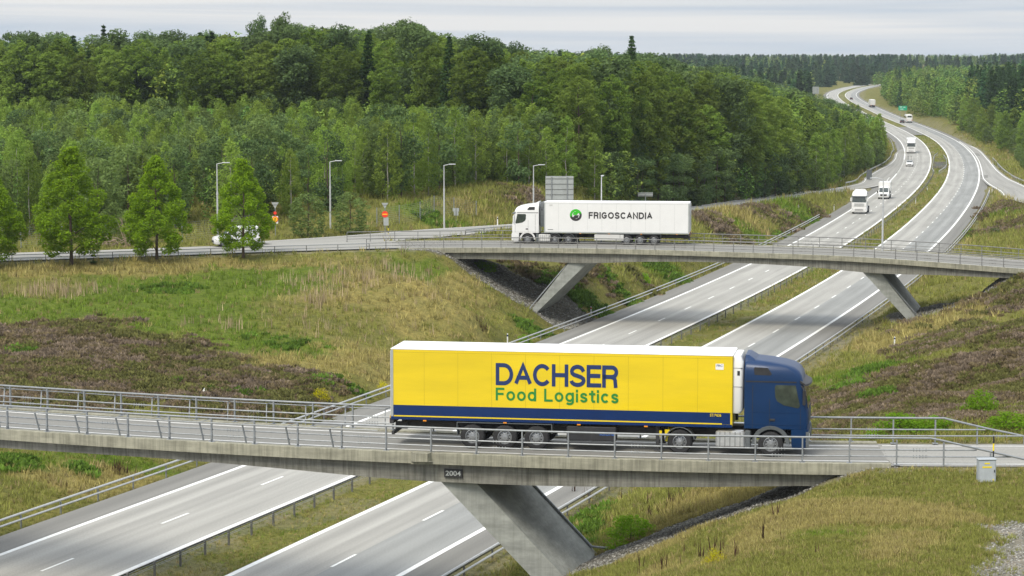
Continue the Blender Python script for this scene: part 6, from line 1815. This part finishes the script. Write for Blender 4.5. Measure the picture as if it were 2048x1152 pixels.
# --- trees and bushes one can tell apart
PROTO['roadside_maple'] = proto('maple', 9.6, 3.7, 22000, .235, 4, .10, 'maple', (.15, 9))
PROTO['bush'] = proto('bush', 1.6, 1.3, 2600, .16, 3, .02, 'bush', (.04, 5))
PROTO['dark_bush'] = proto('bush', 2.2, 1.5, 1500, .22, 2, .02, 'greybush', (.05, 5))
PROTO['golden_bush'] = proto('column', 6, 2.1, 1800, .34, 2, .02, 'golden', (.08, 5))
PROTO['sapling'] = proto('spruce', 1.7, .62, 900, .16, 1, .03, 'pine', (.04, 0))
for j, (u, vt, vb, wd, lab) in enumerate(((140, 288, 519, 1.0, 'largest roadside maple, leftmost of the three full crowns, bright green'), (311, 306, 514, .93, 'bright green roadside maple in the middle of the three full crowns'),
                                   (485, 312, 512, .90, 'bright green roadside maple with the white van behind its trunk'), (-22, 322, 524, 1.0, 'roadside maple cut off by the left picture edge'))):
    y = float(yn2(-38 + 8 * j)) - 2.2 if j < 3 else 201; x = (u - 1024) / F * y; y = float(yn2(x)) - 2.0; x = (u - 1024) / F * y; z = zg1(x, y); H = (CZ - (vt - 115) / F * y) - z
    tree('roadside_maple', lab, 'tree', x, y, z, H / 9.6, 'roadside_maple', j, 'young maples along the country road', wide=wd * 1.04)
def bush_at(name, label, u, v, w_px, h_px, kind, var=0, cat='bush', group=None):
    x, y, z = hit(u, v); _, _, h = PROTO[kind][0]; r0 = {'bush': 1.3, 'dark_bush': 1.5, 'golden_bush': 2.1, 'sapling': .62, 'flower': 1.3, 'young_birch': 2.0, 'tall_birch': 2.6, 'tall_spruce': 3.1, 'young_pine': 1.9, 'broad_bush_tree': 2.4, 'tall_broadleaf_tree': 4.3}[kind]
    s = h_px / F * y / h; return tree(name, label, cat, x, y, z - .05, s, kind, var, group, wide=(w_px / F * y / 2 / r0) / s)
PROTO['flower'] = proto('bush', 1.0, 1.3, 1500, .11, 1, .02, 'yellow', (.02, 3))
bush_at('flowering_bush', 'low yellow flowering bush in the grass behind the front railing', 640, 800, 44, 24, 'flower')
bush_at('flowering_bush', 'small yellow flowering plant beside the rear end of the yellow trailer', 766, 780, 26, 20, 'flower')
bush_at('bush', 'bright green bush standing highest on the heather bank at right', 1960, 826, 76, 52, 'bush', 0)
bush_at('bush', 'wide bright green bush behind the far railing, nearest the blue cab', 1800, 868, 120, 46, 'bush', 1)
bush_at('bush', 'low bright green bush beside the far railing, second from the blue cab', 1870, 862, 90, 36, 'bush', 2)
bush_at('bush', 'bright green bush cut by the right picture edge behind the far railing', 2015, 858, 110, 40, 'bush', 0)
bush_at('bush', 'bright green bush in dry grass below the bridge girder', 1262, 1082, 110, 56, 'bush', 1)
bush_at('flowering_bush', 'sparse yellow flowering bush on the foreground slope at the bottom edge', 1432, 1128, 50, 34, 'flower')
bush_at('bush', 'dark green round bush in heather right of the motorway beyond the farther bridge', 1990, 474, 30, 20, 'dark_bush', 0)
bush_at('bush', 'small green bush on the slope right of the slanting leg of the farther bridge', 1290, 566, 22, 22, 'bush', 1)
bush_at('bush', 'green bush in front of the abutment gravel under the farther bridge', 965, 540, 60, 22, 'bush', 2)
bush_at('bush', 'small green bush beside the left guardrail, above the yellow trailer roof', 1048, 686, 34, 20, 'bush', 0)
bush_at('bush', 'rounded grey-green bush on the right bank below the tall spruces', 2009, 282, 30, 26, 'dark_bush', 1)
bush_at('golden_bush', 'yellowish tree at the foot of the spruces on the right bank', 1963, 266, 40, 52, 'golden_bush', 0, 'tree')
bush_at('golden_bush', 'small yellow-green tree near the right picture edge below the spruces', 2036, 262, 36, 44, 'golden_bush', 1, 'tree')
bush_at('spruce_sapling', 'tiny spruce sapling in grass between the two leftmost maples', 187, 527, 20, 25, 'sapling', 0, 'sapling')
bush_at('roadside_bush', 'grey-green rounded bush left of the tall lamp behind the country road', 616, 474, 90, 92, 'broad_bush_tree', 1, 'bush')
bush_at('roadside_bush', 'grey-green rounded bush right of the tall lamp behind the country road', 700, 468, 84, 88, 'broad_bush_tree', 2, 'bush')
bush_at('roadside_bush', 'arching grey-green bush over the pile of dead branches', 262, 489, 84, 74, 'broad_bush_tree', 3, 'bush')
bush_at('bush', 'bright green bush at the wood edge above the white cab', 1130, 372, 40, 60, 'bush', 1)
bush_at('birch', 'slender pale birch standing forward of the dark pines', 1284, 380, 58, 98, 'tall_birch', 1, 'birch')
bush_at('birch', 'large drooping birch left of the slender pale birch at the wood edge', 1190, 368, 92, 160, 'tall_birch', 2, 'birch')
bush_at('broadleaf_tree', 'bright yellow-green round tree standing out in the dark wood', 866, 218, 88, 84, 'bush', 0, 'tree')
for u, v, h in ((1560, 92, 0), ): pass
def spire(label, u, vt, y, w, kind='tall_spruce', var=0):
    x = (u - 1024) / F * y; z = zg1(x, y); H = CZ - (vt - 115) / F * y - z; tree('tall_spruce' if kind == 'tall_spruce' else 'tall_pine', label, 'spruce' if kind == 'tall_spruce' else 'pine tree', x, y, z, H / 19, kind, var, None, wide=w)
spire('dark spruce spire rising above the skyline right of centre', 1262, 70, 400, .9)
spire('pine top rising above the skyline above the leftmost lamp', 562, 36, 420, .5, 'tall_pine')
spire('pine top rising above the skyline, left of the highest one', 518, 42, 424, .5, 'tall_pine', 1)
spire('narrow dark spruce spire on the skyline near the left edge', 212, 50, 415, .8, 'tall_spruce', 1)
# pile of dead branches
x, y, z = hit(232, 494); rd = random.Random(3); mb = MB()
for i in range(70):
    a = Vector((rd.uniform(-2.3, 2.3), rd.uniform(-.8, .8), rd.uniform(0, .7))); d = Vector((rd.uniform(-1, 1) * 1.3, rd.uniform(-.5, .5), rd.uniform(-.1, .5))); mb.path([a, a + d * .5 + Vector((0, 0, .08)), a + d], rd.uniform(.015, .05), 4)
for i in range(10): a = Vector((1.2 + rd.uniform(-.3, .3), 0, 0)); mb.path([a, a + Vector((rd.uniform(-.6, .3), 0, 1.3)), a + Vector((rd.uniform(-1.2, .7), rd.uniform(-.3, .3), rd.uniform(2, 3)))], .03, 4)
o = mb.build('brushwood_pile', M['deadwood'], loc=(x, y, z)); tag(o, 'pile of bare dead branches beside the country road', 'branches')

# ------------------------------------------------------------------ grass, heather, reeds and gravel
def scatter(n, y0, y1, umin=-60, umax=2110, pw=2.0):
    """random points on the ground, denser towards the camera"""
    q = rng.uniform(size=n); a = 1 / y0**(pw - 1); b = 1 / y1**(pw - 1); y = 1 / (a + (b - a) * q)**(1 / (pw - 1)); s = rng.uniform((umin - 1024) / F, (umax - 1024) / F, n); return s * y, y
def off_roads(x, y):
    lat = np.abs(x - XM(y)) / np.hypot(1, XMs(y)); k = (lat > 12.0) | (lat < 2.15)
    for line in (ramp_off, ramp_on, road2_l, road2_r, road1_r):
        lo = line[:, :2].min(0) - 8; hi = line[:, :2].max(0) + 8
        j = np.where((x > lo[0]) & (x < hi[0]) & (y > lo[1]) & (y < hi[1]))[0]
        for c in range(0, len(j), 20000):
            jj = j[c:c + 20000]; d = np.hypot(x[jj, None] - line[None, :, 0], y[jj, None] - line[None, :, 1]); i = d.argmin(1); k[jj[d[np.arange(len(jj)), i] < line[i, 3] + .35]] = False
    return k
def tuft_proto(nb, spread, hgt, wid, seed, lean=.5):
    """nb blades, one triangle each"""
    rg = np.random.default_rng(seed); a = rg.uniform(0, 6.28, nb); r0 = rg.uniform(0, spread, nb); b = np.stack([r0 * np.cos(a), r0 * np.sin(a), np.zeros(nb)], 1)
    l = rg.uniform(0, 6.28, nb); le = rg.uniform(0, lean, nb) * hgt; h = hgt * rg.uniform(.5, 1, nb); w = wid * rg.uniform(.7, 1.3, nb); t = rg.uniform(0, 3.14, nb)
    d = np.stack([np.cos(t) * w / 2, np.sin(t) * w / 2, np.zeros(nb)], 1)
    tip = b + np.stack([np.cos(l) * le, np.sin(l) * le, h], 1)
    return np.stack([b - d - [0, 0, .05], b + d - [0, 0, .05], tip], 1).reshape(-1, 3)
def fill(name, label, x, y, protos, scale, tint, cat, material):
    z = zg(x, y); vs = []; cs = []; n = len(x); pi_ = rng.integers(len(protos), size=n)
    for k, p in enumerate(protos):
        j = np.where(pi_ == k)[0]; a = rng.uniform(0, 6.28, len(j)); ca, sa = np.cos(a)[:, None], np.sin(a)[:, None]; s = scale[j][:, None]
        X = (p[None, :, 0] * ca - p[None, :, 1] * sa) * s + x[j][:, None]; Y = (p[None, :, 0] * sa + p[None, :, 1] * ca) * s + y[j][:, None]; Z = p[None, :, 2] * s + z[j][:, None]
        vs.append(np.stack([X, Y, Z], 2).reshape(-1, 3)); cs.append(np.repeat(tint[j], len(p), 0))
    v = np.concatenate(vs); o = link_mesh(name, mesh_np(name, v, np.arange(len(v)).reshape(-1, 3), material, attr=('tint', np.concatenate(cs)))); tag(o, label, cat, kind='stuff'); return o
def blob_proto(seed, n=26):
    """little heather cushion of upright sprigs"""
    rg = np.random.default_rng(seed); a = rg.uniform(0, 6.28, n); r0 = rg.uniform(0, 1, n)**.5; b = np.stack([r0 * .8 * np.cos(a), r0 * .8 * np.sin(a), np.zeros(n)], 1)
    tip = b * 1.25 + np.stack([rg.normal(size=n) * .12, rg.normal(size=n) * .12, .75 * np.sqrt(1 - r0 * r0 * .8) * rg.uniform(.7, 1.1, n)], 1); t = rg.uniform(0, 3.14, n); w = rg.uniform(.14, .3, n)
    d = np.stack([np.cos(t) * w, np.sin(t) * w, np.zeros(n)], 1); m = (b + tip) / 2
    return np.stack([b - [0, 0, .1] - d * .4, m + d, tip, b - [0, 0, .1] + d * .4, tip, m - d], 1).reshape(-1, 3)
NG = 90000
x, y = scatter(NG, 70, 300, pw=2.1); x2, y2 = scatter(34000, 70, 98, 1150, 2110, 2.0); x3, y3 = scatter(45000, 235, 900, 900, 2110, 1.5); x = np.r_[x, x2, x3]; y = np.r_[y, y2, y3]
k = off_roads(x, y) & ~((y > 300) & (np.abs(x - XM(y)) > 75)); x, y = x[k], y[k]
w, u_ = cover(x, y); pick = (w.cumsum(1) > rng.uniform(size=len(x))[:, None]).argmax(1)
# no grass on top of the decks' shadow gravel or inside the decks
onb = ((y - yn1(x) > -.3) & (y - yn1(x) < W1 + .3) & (x > 10.5) & (x < 60)) | ((y - yn2(x) > -.3) & (y - yn2(x) < W2) & ((x < -7) | (x > 40)))
kg = (pick != HEATH) & (pick != GRAVEL) & ~u_ & ~onb
xg, yg, pg = x[kg], y[kg], pick[kg]
TINT = np.array([(.155, .225, .032), (.34, .295, .11), (.1, .1, .1), (.24, .25, .065), (.2, .2, .2)])
dry = rng.uniform(size=len(xg)) < .09; tint = TINT[pg] * rng.uniform(.75, 1.25, (len(xg), 1)); tint[dry] = np.array([.36, .29, .14]) * rng.uniform(.7, 1.1, (dry.sum(), 1))
gs = np.where(pg == STRAW, .55, .42) * rng.uniform(.6, 1.3, len(xg)) * np.clip(yg / 150, .6, 2.6); gs[(yg < 99) & (xg > 3)] *= .62; gs[(yg > 125) & (yg < 235)] *= .8
lat = np.abs(xg - XM(yg)) / np.hypot(1, XMs(yg)); gs[lat < 2.6] *= .5; gs[(lat > 11.5) & (lat < 14)] *= .55
fill('grass', 'tufts of green and straw-coloured grass over the slopes and the median', xg, yg, [tuft_proto(9, .55, 1.0, .13, i, .7) for i in range(5)], gs, tint, 'grass', M['tufts'])
kh = (((pick == HEATH) & (rng.uniform(size=len(x)) < .8)) | ((w[:, HEATH] > .2) & (rng.uniform(size=len(x)) < .25))) & ~u_ & ~onb & (y < 900)
xh, yh = x[kh], y[kh]; xh = np.r_[xh, xh + rng.normal(size=len(xh)) * .5]; yh = np.r_[yh, yh + rng.normal(size=len(yh)) * .9]
pn = vnoise(xh, yh, .5, 41) + rng.uniform(-.25, .25, len(xh))
th = np.where(pn[:, None] > .68, np.array([[.235, .185, .135]]), np.where(pn[:, None] > .42, np.array([[.19, .152, .085]]), np.array([[.16, .16, .055]]))) * rng.uniform(.7, 1.3, (len(xh), 1))
fill('heather', 'low brown and mauve heather cushions on the banks', xh, yh, [blob_proto(i) for i in range(5)], .36 * rng.uniform(.6, 1.4, len(xh)) * np.clip(yh / 140, .8, 2.4), th, 'heather', M['tufts'])
# straw-coloured seed stalks and dark dock spikes
def patch_pts(n, u0, u1, v0, v1):
    out_ = []
    for i in range(n):
        x, y = P(rng.uniform(u0, u1), rng.uniform(v0, v1), 3.0); out_.append((x, y))
    return np.array(out_)
def stand(u, v, ru, rv, n):
    x, y, z = hit(u, v); _, ya, _ = hit(u, v - rv); _, yb, _ = hit(u, v + rv); return np.stack([x + rng.normal(size=n) * ru / F * y * .6, y + rng.normal(size=n) * abs(ya - yb) / 2 * .6], 1)
st = np.concatenate([stand(110, 585, 100, 12, 90), stand(690, 560, 110, 20, 110), stand(640, 600, 60, 20, 40), stand(700, 660, 160, 30, 30), stand(860, 590, 60, 30, 20), stand(420, 650, 100, 12, 15), stand(800, 540, 60, 12, 30)])
st = st[off_roads(st[:, 0], st[:, 1])]
fill('reed_stalks', 'pale straw-coloured seed stalks standing in the green slope', st[:, 0], st[:, 1], [tuft_proto(4, .5, 1.25, .085, 50 + i, .2) for i in range(4)], rng.uniform(.6, 1.1, len(st)), np.array([[.42, .33, .21]]) * rng.uniform(.7, 1.2, (len(st), 1)), 'reeds', M['tufts'])
st = np.concatenate([stand(1350, 1005, 90, 14, 26), stand(1180, 1010, 60, 20, 10), stand(1440, 1105, 110, 30, 16), stand(1370, 1125, 60, 20, 10), stand(240, 945, 16, 6, 22), stand(965, 655, 12, 5, 14)])
fill('dock_stalks', 'dark brown dock stalks standing in the dry grass', st[:, 0], st[:, 1], [tuft_proto(3, .22, 1.1, .075, 70 + i, .15) for i in range(3)], rng.uniform(.5, .95, len(st)), np.array([[.075, .045, .03]]) * rng.uniform(.7, 1.3, (len(st), 1)), 'weeds', M['tufts'])
# weeds with broad bright leaves: ferns and nettles in patches
wd_ = np.concatenate([stand(u, v, ru, rv, n) for u, v, ru, rv, n in ((1150, 590, 70, 12, 220), (1340, 552, 80, 12, 330), (1200, 622, 50, 8, 120), (1240, 585, 60, 14, 160), (1600, 432, 60, 7, 160), (1640, 446, 40, 5, 90), (1540, 462, 60, 5, 90), (40, 703, 25, 8, 22), (340, 580, 70, 8, 60), (1740, 742, 35, 5, 60), (1700, 772, 25, 4, 40), (1760, 790, 30, 4, 30),
                       (1930, 468, 40, 8, 120), (640, 760, 30, 8, 12), (700, 775, 40, 8, 14), (30, 925, 30, 10, 90), (160, 938, 20, 8, 40), (860, 440, 30, 10, 60), (1110, 560, 20, 14, 60), (1060, 660, 30, 8, 60), (1640, 370, 40, 6, 60), (1545, 382, 60, 6, 90), (1180, 1040, 30, 14, 60), (560, 690, 60, 12, 25), (440, 780, 60, 8, 12))])
wd_ = wd_[off_roads(wd_[:, 0], wd_[:, 1])]
fill('weeds', 'bright green weeds and ferns in patches on the slopes', wd_[:, 0], wd_[:, 1], [blob_proto(80 + i, 30) for i in range(4)], .5 * rng.uniform(.5, 1.3, len(wd_)), np.array([[.13, .22, .035]]) * rng.uniform(.6, 1.3, (len(wd_), 1)), 'weeds', M['tufts'])
# gravel stones
def stones(name, label, x, y, size, seed, tintc):
    rg = np.random.default_rng(seed); n = len(x); z = zg(x, y)
    c = np.array([(1, 0, 0), (-1, 0, 0), (0, 1, 0), (0, -1, 0), (0, 0, 1), (0, 0, -1)], float); f = np.array([(0, 2, 4), (2, 1, 4), (1, 3, 4), (3, 0, 4)])
    s = size * rg.uniform(.5, 1.4, n); j = rg.uniform(.6, 1.2, (n, 6, 3)); a = rg.uniform(0, 6.28, n); v = c[None] * j; ca, sa = np.cos(a)[:, None], np.sin(a)[:, None]
    v = np.stack([v[:, :, 0] * ca - v[:, :, 1] * sa, v[:, :, 0] * sa + v[:, :, 1] * ca, v[:, :, 2] * .7], 2) * s[:, None, None] + np.stack([x, y, z], 1)[:, None, :]
    F_ = (f[None] + (np.arange(n) * 6)[:, None, None]).reshape(-1, 3); t_ = np.repeat(np.array([tintc]) * rg.uniform(.5, 1.5, (n, 1)), 6, 0)
    o = link_mesh(name, mesh_np(name, v.reshape(-1, 3), F_, M['stones'], attr=('tint', t_))); tag(o, label, 'gravel', kind='stuff')
M['stones'] = attr_mat('stones', trans=0.0)
g1 = np.stack([rng.uniform(-1, 15, 16000), rng.uniform(88, 101, 16000)], 1); g2 = np.stack([rng.uniform(-10, 9, 20000), rng.uniform(203, 224, 20000)], 1); g3 = np.stack([rng.uniform(34, 50, 9000), rng.uniform(198, 214, 9000)], 1)
gg = np.concatenate([g1, g2, g3]); gg = gg[deck_under(gg[:, 0], gg[:, 1])]; lat = np.abs(gg[:, 0] - XM(gg[:, 1])); gg = gg[lat > 13]
stones('gravel', 'dark crushed stone on the slopes under both bridges', gg[:, 0], gg[:, 1], np.where(gg[:, 1] < 150, .06, .10), 1, (.20, .195, .175))
xs_, ys2 = scatter(60000, 70, 125, 1150, 2110, 2.0); w3, u3 = cover(xs_, ys2); k = (w3[:, GRAVEL] > .42) & ~u3 & off_roads(xs_, ys2) & ~((ys2 - yn1(xs_) > -.3) & (ys2 - yn1(xs_) < W1 + .3))
stones('gravel', 'pale grey gravel at the right edge of the foreground slope', xs_[k], ys2[k], .045, 2, (.21, .205, .185))

# ------------------------------------------------------------------ the air
mb = MB(); mb.box((300, 3000, 18), (4400, 6200, 72)); hz = mb.build('haze', [], None)
m, nt, o = new_mat('haze'); v = nt.nodes.new('ShaderNodeVolumePrincipled'); v.inputs['Color'].default_value = (.80, .90, 1.0, 1); v.inputs['Density'].default_value = .00006; v.inputs['Anisotropy'].default_value = .2
nt.links.new(v.outputs[0], o.inputs['Volume']); hz.data.materials.append(m); tag(hz, 'thin bluish haze over the whole landscape', 'haze', kind='stuff')
